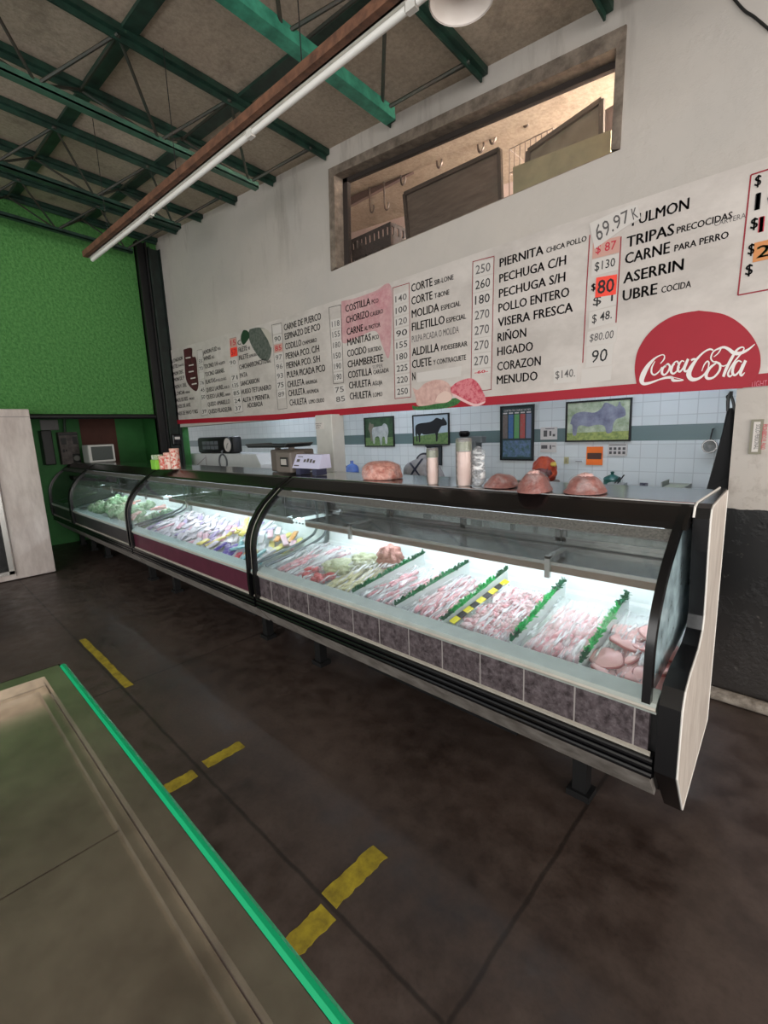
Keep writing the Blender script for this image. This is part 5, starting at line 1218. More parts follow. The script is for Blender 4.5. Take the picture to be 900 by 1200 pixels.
# bags of meat
BPROF = [(1.0,.0),(1.05,.05),(1.0,.13),(.90,.30),(.78,.50),(.66,.70),(.53,.86),(.32,.97),(.0,1.0)]
def mound(a, bk, h, seed, amp, grow=0.0, nseg=56, prof=BPROF):
    P = [(p.x, p.y) for p in catmull([(x, y, 0) for x, y in prof], 3)]; vs = []; fs = []; m = MB()
    for (r, z) in P:
        for k in range(nseg):
            an = 2*math.pi*k/nseg; c_, s_ = math.cos(an), math.sin(an)
            c2 = math.copysign(abs(c_)**.8, c_); s2 = math.copysign(abs(s_)**.8, s_)
            d = 1+amp*mnoise.noise(Vector((c_*1.3*r, s_*1.3*r, z*1.5+seed*3.7)))*1.6+amp*.5*mnoise.noise(Vector((c_*4*r, s_*4*r, z*4+seed)))
            hz = h*z*(1+amp*.9*mnoise.noise(Vector((c_*r*2, s_*r*2, seed*1.9))))
            vs.append(Vector((a*r*c2*d+grow*c_, bk*r*s2*d+grow*s_, hz+(grow if z > .05 else 0))))
    n = len(P)
    for i in range(n-1):
        for k in range(nseg): fs.append((i*nseg+k, i*nseg+(k+1) % nseg, (i+1)*nseg+(k+1) % nseg, (i+1)*nseg+k))
    fs.append(tuple(range(nseg-1, -1, -1)))
    m.add(vs, fs); return m
def bag(p, q, h, label, m, seed, knot=True, back=.11, amp=.09, prof=BPROF):
    a = on(*p); c = on(*q); mid = (a+c)/2; L_ = (c-a).length; yaw = math.atan2(c.y-a.y, c.x-a.x)
    d = Vector((-math.sin(yaw), math.cos(yaw), 0)); mid = mid+d*back*.6; mid.y = min(mid.y, 2.40-back)
    t = thing('meat_bag', label, 'bag of meat', (mid.x, mid.y, TOPZ)); rot = Matrix.Rotation(yaw, 4, 'Z'); base = Vector((mid.x, mid.y, TOPZ+.001))
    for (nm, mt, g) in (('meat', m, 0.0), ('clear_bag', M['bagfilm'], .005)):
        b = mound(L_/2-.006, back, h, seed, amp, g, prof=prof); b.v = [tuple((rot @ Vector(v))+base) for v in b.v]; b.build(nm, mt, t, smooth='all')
    if knot:
        b = MB(); random.seed(seed)
        b.blob((mid.x, mid.y, TOPZ+h*.985), (L_*.15, .035, .010), .32, 4, seed, 4, rot)
        b.build('gathered_top', mat('crinkled_bag_%d' % seed, (226, 186, 180), .3), t, smooth='all')
    return t
BLOCK = [(1.0,.0),(1.03,.10),(1.02,.25),(.98,.45),(.93,.62),(.85,.78),(.66,.92),(.36,.99),(.0,1.0)]
mince = mat('pinkish_brown_mince', (168, 110, 102), .45, c2=(140, 86, 80), scale=50, bump=.4, bscale=90)
big = mat('chunky_pink_mince', (226, 172, 158), .45, c2=(180, 108, 96), scale=34, bump=.5, bscale=60)
bag((421,562),(465,562), .108, 'largest bag of chunky pink meat on the counter, left of the white tubes', big, 3, False, .12, .10, BLOCK)
bag((564,571),(604,572), .060, 'low bag of reddish mince on the counter, leftmost of the three mince bags', mince, 5, False)
bag((601,577),(645,578), .086, 'middle one of three mince bags on the counter, tallest and pointed', mince, 6)
bag((657,578),(708,580), .074, 'wide bag of mince on the counter, rightmost of the three', mince, 8)
# tray under the big bag
a = on(432,563); c = on(476,565)
# tall tubes of cups
def tube_pack(p, q, topy, label, w_extra=0):
    a = on(*p); c = on(*q); r = (c-a).length/2; mid = (a+c)/2; mid.y += r
    d = (mid-CPOS).dot(FWD); h = (p[1]-topy)*d/F_PX
    t = thing('cup_tube', label, 'tube of cups', (mid.x, mid.y, TOPZ)); cm_ = mat('pale_pink_paper_cups', (232, 206, 200), .5)
    for k in range(int(h*.72/.03)):
        z = TOPZ+.001+k*.03; MB().lathe([(r*.72, z-TOPZ), (r*.86, z-TOPZ+.052), (r*.9, z-TOPZ+.056)], (mid.x, mid.y, TOPZ), 20).build('cup', cm_, t, smooth=True)
    MB().lathe([(r*.95, h*.74), (r*.96, h*.92)], (mid.x, mid.y, TOPZ), 24, capb=False, capt=False).build('green_band', mat('greyish_green_band', (136, 150, 118), .5, c2=(96, 112, 84), scale=30), t, smooth=True)
    MB().lathe([(r*.93, .001), (r, .01), (r, h*.95), (r*.9, h)], (mid.x, mid.y, TOPZ), 24, capb=False).build('clear_sleeve', M['sleeve'], t, smooth=True)
    return t, mid, r, h
M['sleeve'] = glassmat('clear_plastic_sleeve', (.96, .96, .95), 1.3, .16, .12, hz=(236, 230, 226))
tube_pack((496,568),(510,568), 526, 'shorter tube of pale pink cups with a green band on the counter')
t2, m2, r2, h2 = tube_pack((529,570),(548,570), 515, 'taller tube of cups with a green band on the counter, nearer the mince bags')
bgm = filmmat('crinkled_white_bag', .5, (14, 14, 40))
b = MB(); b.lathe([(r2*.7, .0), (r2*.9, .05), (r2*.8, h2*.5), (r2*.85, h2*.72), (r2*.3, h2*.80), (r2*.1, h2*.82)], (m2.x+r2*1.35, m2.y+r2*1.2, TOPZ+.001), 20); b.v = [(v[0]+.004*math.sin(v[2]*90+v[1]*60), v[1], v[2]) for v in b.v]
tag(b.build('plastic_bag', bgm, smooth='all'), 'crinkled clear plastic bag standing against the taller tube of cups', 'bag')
# green and red sweets near the corner post
def cyl(p, r, h, name, m, label, cat, group=None, lid=None):
    t = thing(name, label, cat, (p.x, p.y, TOPZ)); MB().lathe([(r*.9, 0.0), (r, .004), (r, h), (r*.95, h+.003)], (p.x, p.y, TOPZ+.0005), 18).build('body', m, t, smooth=True)
    if lid: MB().lathe([(r*1.03, h-.012), (r*1.03, h+.006), (r*.9, h+.01)], (p.x, p.y, TOPZ+.001), 18).build('lid', lid, t, smooth=True)
    return t
redw = mat('red_white_wrapper', (206, 92, 74), .4, c2=(236, 214, 200), scale=32, lo=.45, hi=.55)
pk = at(166,551,Z=TOPZ); pk2 = at(175,551,Z=TOPZ)
t = thing('box', 'small bright green box on the counter near the corner post', 'box', pk+Vector((.06,.12,0)))
MB().bbox((pk.x+.08, pk.y+.14, TOPZ+.0505), (.13, .10, .10)).build('carton', mat('yellow_green_card', (136, 206, 62), .4), t); MB().box((pk.x+.03, pk.y+.10, TOPZ+.101), (pk.x+.12, pk.y+.18, TOPZ+.15)).build('sweets', mat('green_white_sweets', (150, 190, 130), .5, c2=(226, 230, 220), scale=60, lo=.45, hi=.55), t)
for i, (x, hh, d) in enumerate(((178,.13,'leftmost and shortest of three beside the green box'), (183,.16,'middle one of three beside the green box'), (189,.20,'tallest and rightmost of three near the corner post'))):
    p = at(x, 551, Z=TOPZ); cyl(p+Vector((.02, .12+.01*i, 0)), .047, hh, 'sweets_jar', redw, 'red and white wrapped jar, '+d, 'jar', 'sweets jars by the corner post', mat('pale_jar_lid', (226, 176, 160), .4))
# scale
a = on(306,553); c = on(342,556); e = on(373,558)
t = thing('weighing_scale', 'grey counter scale with a dark tray and white price display', 'scale', ((a.x+e.x)/2, a.y+.1, TOPZ))
gm_ = mat('taupe_scale_body', (106, 98, 92), .5); xs = at(318,556,Z=TOPZ).x; tl = at(302,531,Y=a.y+.16).x; tr = at(352,531,Y=a.y+.16).x
MB().bbox(((a.x+xs)/2+.06, a.y+.17, TOPZ+.0905), (.34, .2, .18), b=.012).build('base', mat('dark_taupe_base', (92, 84, 78), .55), t)
MB().bbox(((xs+c.x)/2, c.y+.06, TOPZ+.0905), (c.x-xs+.02, .14, .16), b=.012).build('indicator_body', gm_, t)
b = MB(); b.bbox(((xs+c.x)/2+.02, c.y-.012, TOPZ+.095), ((c.x-xs)*.55, .012, .07), b=.004); b.build('dial_window', M['blackm'], t)
b = MB(); b.bbox(((xs+c.x)/2+.02, c.y-.019, TOPZ+.095), ((c.x-xs)*.38, .006, .045), b=.003); b.build('dial_plate', mat('pale_dial', (170, 166, 160), .4), t)
b = MB(); z = TOPZ+.200; ty0, ty1 = a.y+.04, a.y+.30
for pl_ in ([(tl+.05, z), (tr-.05, z), (tr-.06, z+.010), (tl+.06, z+.010)], [(tl, z+.028), (tl+.05, z), (tl+.06, z+.010), (tl+.02, z+.034)], [(tr-.05, z), (tr, z+.028), (tr-.02, z+.034), (tr-.06, z+.010)]): b.prism(pl_, 'y', ty0, ty1)
b.box((tl+.05, ty0, z+.004), (tr-.05, ty0+.006, z+.026)); b.box((tl+.05, ty1-.006, z+.004), (tr-.05, ty1, z+.026)); b.build('weighing_tray', mat('dark_steel_tray', (70, 74, 76), .3, metal=.6), t)
for q in (.05, .25): MB().box((a.x+q, a.y+.12, TOPZ+.18), (a.x+q+.03, a.y+.16, TOPZ+.206)).build('tray_support', gm_, t)
dw = e.x-c.x
b = MB(); b.add([(c.x+.01, c.y+.0, TOPZ+.05), (e.x, c.y+.0, TOPZ+.05), (e.x-.01, c.y+.05, TOPZ+.15), (c.x+.01, c.y+.05, TOPZ+.15), (c.x+.01, c.y+.12, TOPZ+.05), (e.x, c.y+.12, TOPZ+.05), (e.x-.01, c.y+.12, TOPZ+.15), (c.x+.01, c.y+.12, TOPZ+.15)], [(0,1,2,3),(7,6,5,4),(0,4,5,1),(1,5,6,2),(2,6,7,3),(3,7,4,0)])
dp = b.build('display', mat('bluish_white_display_panel', (206, 206, 232), .35), t)
b = MB(); fx = lambda u, v: Vector((c.x+.01+(dw-.02)*u, c.y-.002+.05*v, TOPZ+.05+.10*v))
for (u, v, w, h) in ((.1,.45,.12,.2),(.38,.45,.08,.2),(.50,.45,.08,.25),(.62,.42,.08,.25),(.74,.4,.08,.2),(.05,.15,.2,.08),(.1,.8,.2,.06)):
    b.add([fx(u,v), fx(u+w,v), fx(u+w,v+h), fx(u,v+h)], [(0,1,2,3)])
b.build('keys', M['marker'], dp, flip=False)
for u in (.15, .75): MB().box((c.x+dw*u, c.y+.005, TOPZ+.0005), (c.x+dw*u+.05, c.y+.10, TOPZ+.052)).build('foot', mat('dark_blue_foot', (54, 56, 80), .5), t)
# teal pot and steel tub at the right
pk = at(711,572,Z=TOPZ); YQ = 2.9
# workbench in the prep room, carrying them
def bench(x0, x1, y0, y1, z, lab):
    t = thing('workbench', lab, 'workbench', ((x0+x1)/2, (y0+y1)/2, 0))
    MB().box((x0, y0, z-.04), (x1, y1, z)).build('top', M['steel'], t)
    for x in (x0+.05, x1-.05):
        for y in (y0+.05, y1-.05): MB().box((x-.02, y-.02, 0), (x+.02, y+.02, z-.04)).build('leg', M['steel'], t)
BZ = .95
bench(-2.5, .9, 4.5, 5.15, BZ, 'steel workbench along the tiled wall at the right of the prep room')
bench(-7.6, -4.2, 4.5, 5.15, BZ, 'steel workbench along the tiled wall at the left of the prep room')
def stand_top(x, y, Y): return at(x, y, Y=Y)
p = at(717,570,Y=4.7); zt = at(717,556,Y=4.7).z
t = thing('pot', 'teal enamel pot with a lid in the prep room, right of the mince bags', 'pot', (p.x, 4.7, BZ))
r = .075
MB().lathe([(r*.9, .0), (r, .02), (r, zt-BZ-.05), (r*1.06, zt-BZ-.045)], (p.x, 4.7, BZ+.001), 24).build('body', mat('teal_enamel', (48, 104, 96), .35), t, smooth=True)
MB().lathe([(r*1.08, 0), (r*.9, .02), (r*.4, .04), (.015, .045), (.015, .06), (.02, .07), (.004, .075)], (p.x, 4.7, zt-.045), 24).build('lid', mat('teal_enamel_lid', (40, 92, 86), .35), t, smooth=True)
p = at(722,570,Y=4.55); zt = at(722,566,Y=4.55).z
t = thing('steel_tub', 'pale steel tub with two ladle handles sticking out, beside the teal pot', 'tub', (p.x, 4.55, BZ))
x0, x1 = at(712,566,Y=4.52).x, at(731,566,Y=4.52).x
b = MB(); b.box((x0, 4.51, BZ+.001), (x1, 4.515, zt)); b.box((x0, 4.62, BZ+.001), (x1, 4.625, zt)); b.box((x0, 4.515, BZ+.001), (x0+.005, 4.62, zt)); b.box((x1-.005, 4.515, BZ+.001), (x1, 4.62, zt)); b.box((x0, 4.51, BZ+.001), (x1, 4.62, BZ+.006)); b.build('pan', mat('pale_steel', (196, 200, 202), .35, metal=.3), t)
for (xa_, ya_) in ((727, 559), (731.5, 556.5)):
    q = at(xa_, ya_, Y=4.57); b = MB(); b.tube([(q.x-.09, 4.57, zt-.06), (q.x, 4.57, q.z)], .006, 6); b.build('ladle_handle', M['blackm'], t)
p0_ = at(778,565,Y=4.8); p1_ = at(806,575,Y=4.8)
t = thing('paper_tray', 'low greyish tray with papers in it, left of the black apron', 'tray', ((p0_.x+p1_.x)/2, 4.8, BZ))
zt = at(790,568,Y=4.8).z
b = MB(); b.box((p0_.x, 4.7, BZ+.001), (p1_.x, 4.95, BZ+.02)); b.box((p0_.x, 4.7, BZ+.02), (p0_.x+.01, 4.95, zt+.03)); b.box((p1_.x-.01, 4.7, BZ+.02), (p1_.x, 4.95, zt)); b.box((p0_.x+.01, 4.94, BZ+.02), (p1_.x-.01, 4.95, zt)); b.build('tray', mat('greyish_tray', (176, 180, 172), .5), t)
MB().box((p0_.x+.02, 4.72, BZ+.021), (p1_.x-.02, 4.92, zt-.01)).build('papers', mat('greenish_papers', (188, 192, 172), .6, c2=(150, 160, 140), scale=30), t)
# water bottle, black pots, band saw, hanging cloth
p = at(413,557,Y=4.75); rb_ = 8*(p-CPOS).dot(FWD)/F_PX; zt = at(413,540,Y=4.75).z; z2 = at(413,543.5,Y=4.75).z-BZ; z3 = at(413,550,Y=4.75).z-BZ
t = thing('water_bottle', 'big blue water bottle in the prep room, right of the white column', 'water bottle', (p.x, 4.75, BZ)); h = zt-BZ
MB().lathe([(rb_*.9, .0), (rb_, .02), (rb_, z3*.5), (rb_*.96, z3*.54), (rb_, z3*.58), (rb_, z3), (rb_*.93, z3+(z2-z3)*.4), (rb_*.7, z3+(z2-z3)*.75), (rb_*.25, z2), (rb_*.22, h*.97)], (p.x, 4.75, BZ+.001), 24).build('bottle', mat('blue_water_bottle', (72, 104, 186), .2, c2=(110, 140, 210), scale=6), t, smooth=True)
MB().lathe([(rb_*.24, 0), (rb_*.24, h*.05)], (p.x, 4.75, BZ+h*.955), 16).build('cap', mat('blue_cap', (54, 84, 160), .4), t)
p = at(396,556,Y=4.65); zt = at(396,543,Y=4.65).z
t = thing('coffee_maker', 'dark round appliance in the prep room between the white column and water bottle', 'appliance', (p.x, 4.65, BZ))
MB().lathe([(.11, .0), (.12, .02), (.12, (zt-BZ)*.7), (.10, (zt-BZ)*.95), (.04, zt-BZ)], (p.x, 4.68, BZ+.001), 20).build('body', M['blackm'], t, smooth=True)
MB().tube([(p.x+.06, 4.55, zt-.09), (p.x+.06, 4.53, zt-.05), (p.x+.1, 4.54, zt-.04)], .02, 8).build('spout', M['chrome'], t)
xa_, xb_ = at(551,540,Y=4.6).x, at(558,540,Y=4.6).x; zt = at(549,511,Y=4.6).z
t = thing('band_saw', 'tall grey band saw column with a black knob, behind the taller cup tube', 'meat saw', ((xa_+xb_)/2, 4.6, 0))
gs = mat('grey_machine_paint', (104, 110, 112), .45)
MB().bbox(((xa_+xb_)/2, 4.66, (zt-.06)/2), (xb_-xa_, .14, zt-.06), b=.012).build('column', gs, t)
b = MB(); b.bar(((xb_+.02), 4.62, zt*.82), (xb_+.20, 4.60, .02), .05, .05); b.build('brace', mat('pale_grey_brace', (150, 154, 156), .45), t)
kx = at(543,511,Y=4.6).x; MB().lathe([(.05, 0), (.065, .02), (.065, .05), (.05, .065)], (kx, 4.62, zt-.005), 16).build('knob', M['black'], t, smooth=True)
MB().bbox(((kx+xb_)/2, 4.66, zt-.045), (xb_-kx+.14, .10, .08), b=.012).build('head', gs, t)
P = [at(x, y, Y=4.9) for x, y in ((506,523),(517,522.5),(517,545.5),(510,545))]
t = thing('dark_cloth', 'dark cloth hanging on the wall behind the shorter cup tube', 'cloth', (P[0].x, 4.9, P[2].z))
b = MB(); n = 4; P2 = [Vector((p.x, 5.17, p.z)) for p in P]; P2 = [at(x, y, Y=5.17) for x, y in ((499,523),(517,522.5),(517,545.5),(510,545))]
b.add([p for p in P2]+[p+Vector((0,.025,0)) for p in P2], [(0,1,2,3),(7,6,5,4),(0,4,5,1),(1,5,6,2),(2,6,7,3),(3,7,4,0)]); b.build('cloth', mat('charcoal_cloth', (44, 50, 54), .8), t)
MB().tube([(P2[0].x, 5.165, P2[0].z+.005), (P2[1].x, 5.165, P2[1].z+.005)], .012, 6).build('bar', M['blackm'], t)
# orange-red bundle behind the middle mince bag
pc = at(637,551,Y=4.62); t = thing('bundle', 'round orange and dark red bundle in the prep room behind the middle mince bag', 'bundle', (pc.x, 4.62, BZ))
rb_ = .125
MB().blob((pc.x, 4.65, pc.z), (rb_, .11, rb_*1.15), .08, 2.5, 4, 4).build('wrap', mat('orange_red_wrap', (196, 84, 48), .5, c2=(150, 44, 36), scale=9), t, smooth='all')
MB().blob((pc.x+.015, 4.565, pc.z-.02), (rb_*.72, .045, rb_*.45), .2, 3, 2, 3).build('opening', mat('dark_red_brown', (64, 30, 32), .5, c2=(150, 96, 96), scale=16), t, smooth='all')
MB().blob((pc.x+rb_*.9, 4.6, pc.z+rb_*.5), (.035, .02, .025), .3, 4, 7, 2).build('yellow_tie', mat('yellow_tie', (224, 192, 90), .5), t, smooth='all')
MB().lathe([(.10, 0), (.12, .03), (.11, pc.z-rb_*.9-BZ)], (pc.x+.03, 4.68, BZ+.001), 20).build('holder', mat('grey_brown_holder', (120, 104, 96), .6), t, smooth=True)

# ------------------------------------------------------------------ white cabinet with radio and hose ring, seen left of the scale
YC = 3.36
x0 = at(222,540,Y=YC).x; x1 = at(305,540,Y=YC).x; zt = at(222,531.5,Y=YC).z
t = thing('white_cabinet', 'white cabinet with a slanted right shoulder below the black radio', 'cabinet', ((x0+x1)/2, YC+.2, 0))
MB().prism([(x0, .02), (x1, .02), (x1, zt-.14), (x1-.10, zt), (x0, zt)], 'y', YC, YC+.42).build('body', mat('white_cabinet', (232, 234, 234), .4, var=.06), t)
b = MB(); xm = x0+(x1-x0)*.28; b.box((xm-.004, YC-.004, .9), (xm+.004, YC, zt-.02)); b.bar((xm-.02, YC-.003, zt-.06), (x0+.05, YC-.003, zt-.28), .006, .006); b.build('seam', mat('pinkish_grey_seam', (150, 136, 138), .6), t)
rc_ = at(261,541.5,Y=YC-.02); rr = 9.0*(rc_-CPOS).dot(FWD)/F_PX
tag(MB().tube([(rc_.x+rr*math.cos(a), YC-.016, rc_.z+rr*1.0*math.sin(a)) for a in [k*math.pi/18 for k in range(36)]], .011, 8, closed=True).tube([(rc_.x, YC-.016, rc_.z+rr), (rc_.x, YC-.016, rc_.z+rr+.05), (rc_.x, YC, rc_.z+rr+.05)], .012, 8).build('hose_ring', mat('grey_hose', (104, 108, 112), .5), smooth=True), 'grey hose ring hanging on the front of the white cabinet', 'hose')
xa_ = at(233,520,Y=YC+.1).x; xb_ = at(275,520,Y=YC+.1).x; za = zt+.002; zb_ = at(254,512,Y=YC+.1).z
t = thing('radio', 'long black radio with a grille and a round white dial on the white cabinet', 'radio', ((xa_+xb_)/2, YC+.1, za)); hh = zb_-za
MB().bbox(((xa_+xb_)/2, YC+.15, za+hh/2), (xb_-xa_, .16, hh), b=.04).build('case', M['blackm'], t, smooth=True)
b = MB()
for i in range(4):
    for j in range(2): b.box((xa_+.17*(xb_-xa_)+i*(xb_-xa_)*.115, YC+.064, za+hh*(.25+.28*j)), (xa_+.17*(xb_-xa_)+(i+.8)*(xb_-xa_)*.115, YC+.071, za+hh*(.47+.28*j)))
b.build('grille', mat('grey_grille', (108, 112, 118), .5), t)
q = Vector((xb_-hh*.55, YC+.064, za+hh*.5)); rot = Matrix.Rotation(math.pi/2, 4, 'X')
MB().lathe([(hh*.40, 0), (hh*.40, .012)], q, 24, rot).build('dial', M['paper'], t); MB().lathe([(hh*.46, -.004), (hh*.46, .006)], q, 24, rot, ).build('dial_ring', M['blackm'], t)
b = MB(); b.bar(q+Vector((0,-.0145,0)), q+Vector((hh*.16,-.0145,hh*.12)), .008, .003); b.bar(q+Vector((0,-.0145,0)), q+Vector((-.02,-.0145,-hh*.2)), .008, .003); b.build('hand', M['ink'], t)
pd = at(206,515,X=-7.34)
t = thing('wall_device', 'small black device with a pale patch fixed to the corner column', 'device', pd)
MB().bbox((-7.325, pd.y, pd.z), (.07, .13, .16), b=.015).build('body', M['black'], t); MB().box((-7.292, pd.y-.035, pd.z-.0), (-7.287, pd.y+.045, pd.z+.04)).build('pale_patch', M['paper'], t)

# ------------------------------------------------------------------ far left corner: microwave, meter boxes
MZ = TOPZ
a = at(106.5,548,Z=MZ); c = at(137.5,546,Z=MZ)
mx0, mx1 = -8.45, -7.98
MXF = at(106,547,X=-7.97)
ya_ = at(104,548,X=-7.95).y; yb_ = at(137,546,X=-7.95).y; zt = at(102,522,X=-7.95).z; zt2 = at(134,520,X=-7.95).z; zt = (zt+zt2)/2
ya_ = max(ya_, 1.97); yb_ = min(max(yb_, ya_+.30), 2.41)
t = thing('microwave_oven', 'white-framed microwave oven on the far end of the counter in front of the green wall', 'microwave oven', (-8.1, (ya_+yb_)/2, MZ))
MB().bbox((-8.12, (ya_+yb_)/2, MZ+(zt-MZ)/2+.001), (.30, yb_-ya_, zt-MZ), b=.012).build('body', mat('off_white_microwave', (206, 206, 202), .4), t)
b = MB(); X = -7.968; w = .022; z0 = MZ+.012
b.box((X-.004, ya_+.005, z0), (X+.016, yb_-.005, z0+w)); b.box((X-.004, ya_+.005, zt-w-.005), (X+.016, yb_-.005, zt-.005)); b.box((X-.004, ya_+.005, z0+w), (X+.016, ya_+.005+w*1.6, zt-w-.005)); b.box((X-.004, yb_-.005-w, z0+w), (X+.016, yb_-.005, zt-w-.005))
dr = b.build('door', mat('white_door_frame', (222, 222, 218), .35), t)
MB().box((X-.002, ya_+.04, z0+w), (X+.008, yb_-.027, zt-w-.005)).build('pane', mat('dark_grey_pane', (92, 98, 96), .2), dr)
XW = -8.985
def yz(x, y): p = at(x, y, X=XW); return p.y, p.z
def wbox(x0, y0, x1, y1, d, name, m, label, cat):
    a = yz(x0, y0); c = yz(x1, y1); t = thing(name, label, cat, (-9.0, (a[0]+c[0])/2, c[1]))
    MB().bbox((-9.0+d/2, (a[0]+c[0])/2, (a[1]+c[1])/2), (d, abs(c[0]-a[0]), abs(a[1]-c[1])), b=.01).build('case', m, t); return t, a, c
wbox(44,505,63,544, .22, 'cabinet', M['blackm'], 'black wall cabinet between the refrigerator and the grimy meter box', 'cabinet')
t, a, c = wbox(65,507,93,543, .16, 'meter_box', mat('grimy_grey_box', (128, 118, 116), .6, c2=(84, 76, 74), scale=14), 'grimy grey meter box with dark windows and a round dial on the recess wall', 'meter box')
def mark(u0, v0, u1, v1, nm, m, x=-8.838):
    ya, yb = a[0]+(c[0]-a[0])*u0, a[0]+(c[0]-a[0])*u1; za, zb = c[1]+(a[1]-c[1])*v0, c[1]+(a[1]-c[1])*v1
    MB().box((x-.01, ya, za), (x+.004, yb, zb)).build(nm, m, t)
mark(.1,.62,.36,.82,'window',M['blackm']); mark(.7,.62,.95,.86,'window',M['blackm']); mark(.12,.38,.22,.48,'switch',M['blackm']); mark(.26,.40,.34,.47,'switch',M['blackm']); mark(.0,.9,1,.97,'hood',M['blackm']); mark(.58,.02,.98,.32,'dial_box',M['blackm'])
q = Vector((-8.832, a[0]+(c[0]-a[0])*.78, c[1]+(a[1]-c[1])*.18)); MB().lathe([(.045, 0), (.045, .012)], q, 20, Matrix.Rotation(math.pi/2, 4, 'Y')).build('dial', M['chrome'], t)
t, a, c = wbox(46,492,69,504, .05, 'wall_plate', mat('pale_plate', (150, 146, 146), .6), 'pale plate on the recess wall above the black cabinet', 'plate')
b = MB(); p = at(76,505,X=-8.9); q = at(77,482,X=-8.9); b.tube(catmull([(p.x, p.y, p.z-.05), (p.x, p.y+.01, p.z+.1), (q.x, q.y, q.z), (q.x, q.y, min(2.58, q.z+.05))], 5), .018, 8)
tag(b.build('conduit', mat('grey_green_conduit', (78, 92, 80), .5), smooth=True), 'short grey conduit rising from the meter box', 'conduit')

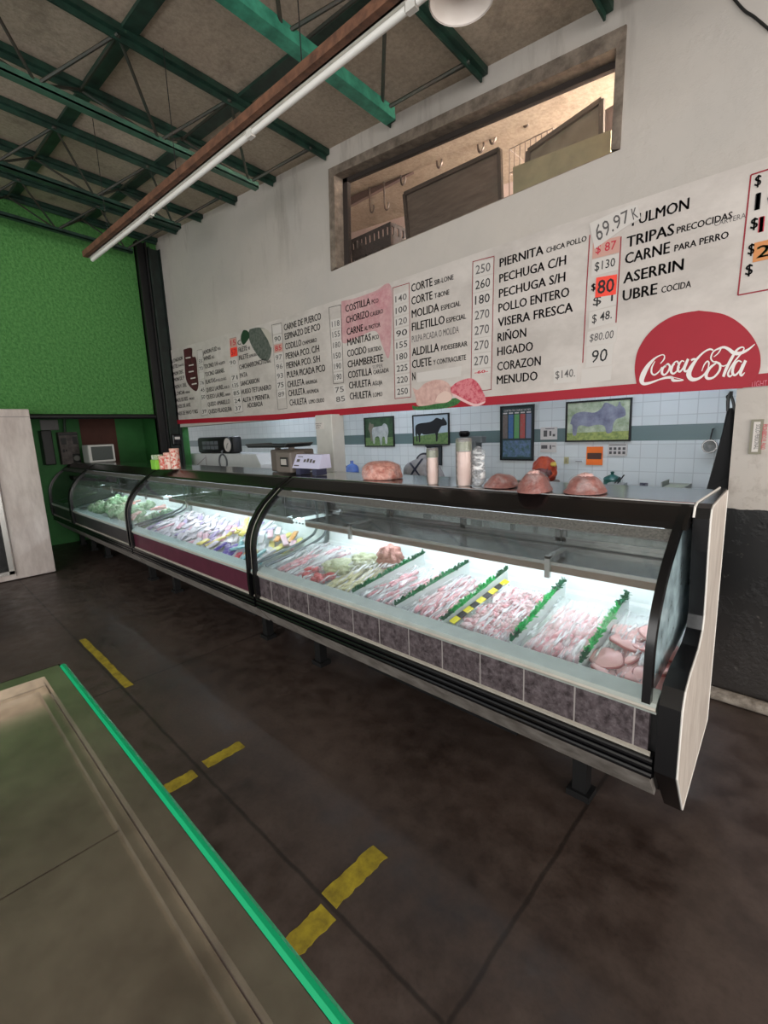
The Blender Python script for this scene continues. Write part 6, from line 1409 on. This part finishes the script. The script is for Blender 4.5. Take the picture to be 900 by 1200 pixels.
# ------------------------------------------------------------------ the butcher behind the counter
def person():
    Y = 3.78; s0 = at(486,556,Y=Y); X = s0.x
    sh = at(486,546,Y=Y).z          # shoulder line
    t = thing('person', 'person in grey shirt and dark cap seen from behind, apron straps crossing the back', 'person', (X, Y, 0))
    V = []; E = []; Rr = []
    def jv(p, r): V.append(Vector(p)); Rr.append(r if isinstance(r, tuple) else (r, r)); return len(V)-1
    def ln(*ids):
        for i, j in zip(ids, ids[1:]): E.append((i, j))
    z = sh-1.40
    pel = jv((X, Y, .95+z), (.155, .12)); w = jv((X, Y+.02, 1.12+z), (.145, .115)); ch = jv((X, Y+.07, 1.27+z), (.17, .13)); up = jv((X, Y+.13, 1.38+z), (.13, .10))
    nk = jv((X, Y+.16, 1.45+z), .062); hd = jv((X-.02, Y+.19, 1.49+z), .07)
    ln(pel, w, ch, up, nk, hd)
    for s in (-1, 1):
        a = jv((X+s*.19, Y+.12, 1.355+z), .075); e = jv((X+s*.25, Y+.20, 1.10+z), .053); wr = jv((X+s*.17, Y+.42, 1.03+z), .034)
        ln(up, a, e, wr)
        h = jv((X+s*.10, Y, .88+z), .105); k = jv((X+s*.11, Y+.02, .50), .07); an = jv((X+s*.11, Y-.01, .10), .048); toe = jv((X+s*.12, Y+.14, .045), .04)
        ln(pel, h, k, an, toe)
    me = bpy.data.meshes.new('body'); me.from_pydata(V, E, [])
    o = bpy.data.objects.new('body', me); COL.objects.link(o)
    sk = o.modifiers.new('skin', 'SKIN'); sv = me.skin_vertices[0].data
    for i, r in enumerate(Rr): sv[i].radius = r
    sv[pel].use_root = True
    sb = o.modifiers.new('sub', 'SUBSURF'); sb.levels = 2; sb.render_levels = 2
    dg = bpy.context.evaluated_depsgraph_get(); m2 = bpy.data.meshes.new_from_object(o.evaluated_get(dg)); bpy.data.objects.remove(o)
    shirt = mat('grey_shirt', (168, 166, 168), .8, c2=(146, 144, 148), scale=16); skin = mat('skin', (176, 122, 96), .5); trous = mat('dark_trousers', (48, 50, 58), .8)
    for m in (shirt, skin, trous): m2.materials.append(m)
    for p in m2.polygons:
        p.use_smooth = True; cc = p.center
        far = abs(cc.x-X) > .10 and cc.y > Y+.27 and cc.z < 1.2+z
        p.material_index = 1 if (cc.z > 1.53+z or far) else 2 if cc.z < .98+z else 0
    ob = bpy.data.objects.new('body', m2); COL.objects.link(ob); ob.parent = t; ob.matrix_parent_inverse = Matrix.Translation(-t.location)
    # head with face, bowed forward, turned away
    hp = at(485.5,538,Y=Y+.22); hc = Vector((X-.05, Y+.22, hp.z-.055)); tilt = Matrix.Rotation(math.radians(-38), 4, 'X')
    def H(p): return hc+(tilt @ Vector(p))
    b = MB(); bb = MB(); bb.blob((0,0,0), (.075,.095,.115), .0, 1, 1, 3)
    b.add([H((v[0]*(1-.18*max(0, -v[2]/.115)), v[1], v[2])) for v in bb.v], bb.f)
    bb = MB(); bb.lathe([(.008,.02),(.014,-.005),(.018,-.022),(.006,-.03)], (0,.09,.0), 8); b.add([H(v) for v in bb.v], bb.f)
    for s in (-1, 1):
        bb = MB(); bb.blob((s*.078, -.005, 0), (.012,.02,.03), .1, 2, 1, 2); b.add([H(v) for v in bb.v], bb.f)
    hd_ = b.build('head', skin, t, smooth='all')
    b = MB()
    for s in (-1, 1):
        bb = MB(); bb.blob((s*.03, .084, .018), (.012,.008,.008), 0, 1, 1, 2); b.add([H(v) for v in bb.v], bb.f)
    b.build('eyes', M['blackm'], hd_)
    bb = MB(); bb.blob((0, .088, -.05), (.024,.008,.007), 0, 1, 1, 2); b = MB(); b.add([H(v) for v in bb.v], bb.f); b.build('mouth', mat('lips', (150, 84, 76), .5), hd_)
    b = MB(); bb = MB(); bb.blob((0,-.004,.016), (.09,.112,.114), 0, 1, 1, 3)
    keep = [v for v in bb.v]
    b.add([H((v[0], v[1], max(v[2], -.008-.12*(v[1] < 0)*min(1, -v[1]/.06)))) for v in bb.v], bb.f); b.build('cap', mat('dark_navy_cap', (24, 26, 36), .8), t, smooth='all')
    # hands
    for s in (-1, 1):
        W0 = Vector((X+s*.17, Y+.42, 1.03+z)); b = MB(); d = Vector((-s*.4, .85, -.30)).normalized(); sd = d.cross(Vector((0,0,1))).normalized()
        b.tube([W0-d*.02, W0+d*.03, W0+d*.085], [.028, .036, .03], 10)
        for k in range(4):
            r0 = W0+d*.075+sd*(k-1.5)*.018; l = (.062, .072, .068, .052)[k]
            b.tube([r0, r0+d*l*.45, r0+d*l*.8+Vector((0,0,-.018)), r0+d*l+Vector((0,0,-.04))], [.009, .009, .008, .006], 8)
        r0 = W0+d*.03+sd*s*-.03; b.tube([r0, r0+d*.03-sd*s*.02, r0+d*.06-sd*s*.015+Vector((0,0,-.015))], [.011, .010, .007], 8)
        b.build('hand', skin, t, smooth='all')
    # crossing straps lying on the back
    from mathutils.bvhtree import BVHTree
    bv = BVHTree.FromPolygons([v.co.copy() for v in m2.vertices], [tuple(p.vertices) for p in m2.polygons])
    b = MB()
    for (ax, ay, bx_, by_) in ((478,539,497,563),(495,538,477,563),(472,543,470,563)):
        pts = []
        for k in range(13):
            u = k/12; d = ray(ax+(bx_-ax)*u+9*0, ay+(by_-ay)*u)
            h_ = bv.ray_cast(CPOS, d.normalized())
            if h_[0] is not None: pts.append(h_[0]+h_[1]*.004)
        if len(pts) > 3: b.tube(pts, 0, sq=(.024, .006))
    if b.v: b.build('apron_straps', mat('dark_navy_strap', (34, 38, 58), .7), t)
    b = MB(); b.lathe([(.175,.72+z),(.165,.9+z),(.16,1.02+z),(.165,1.06+z)], (X, Y, 0), 24, capb=False, capt=False)
    b.v = [(v[0]*1 if True else 0, (v[1]-Y)*.92+Y, v[2]) for v in b.v]; b.build('apron', mat('white_apron', (206, 206, 204), .8), t, smooth='all')
person()
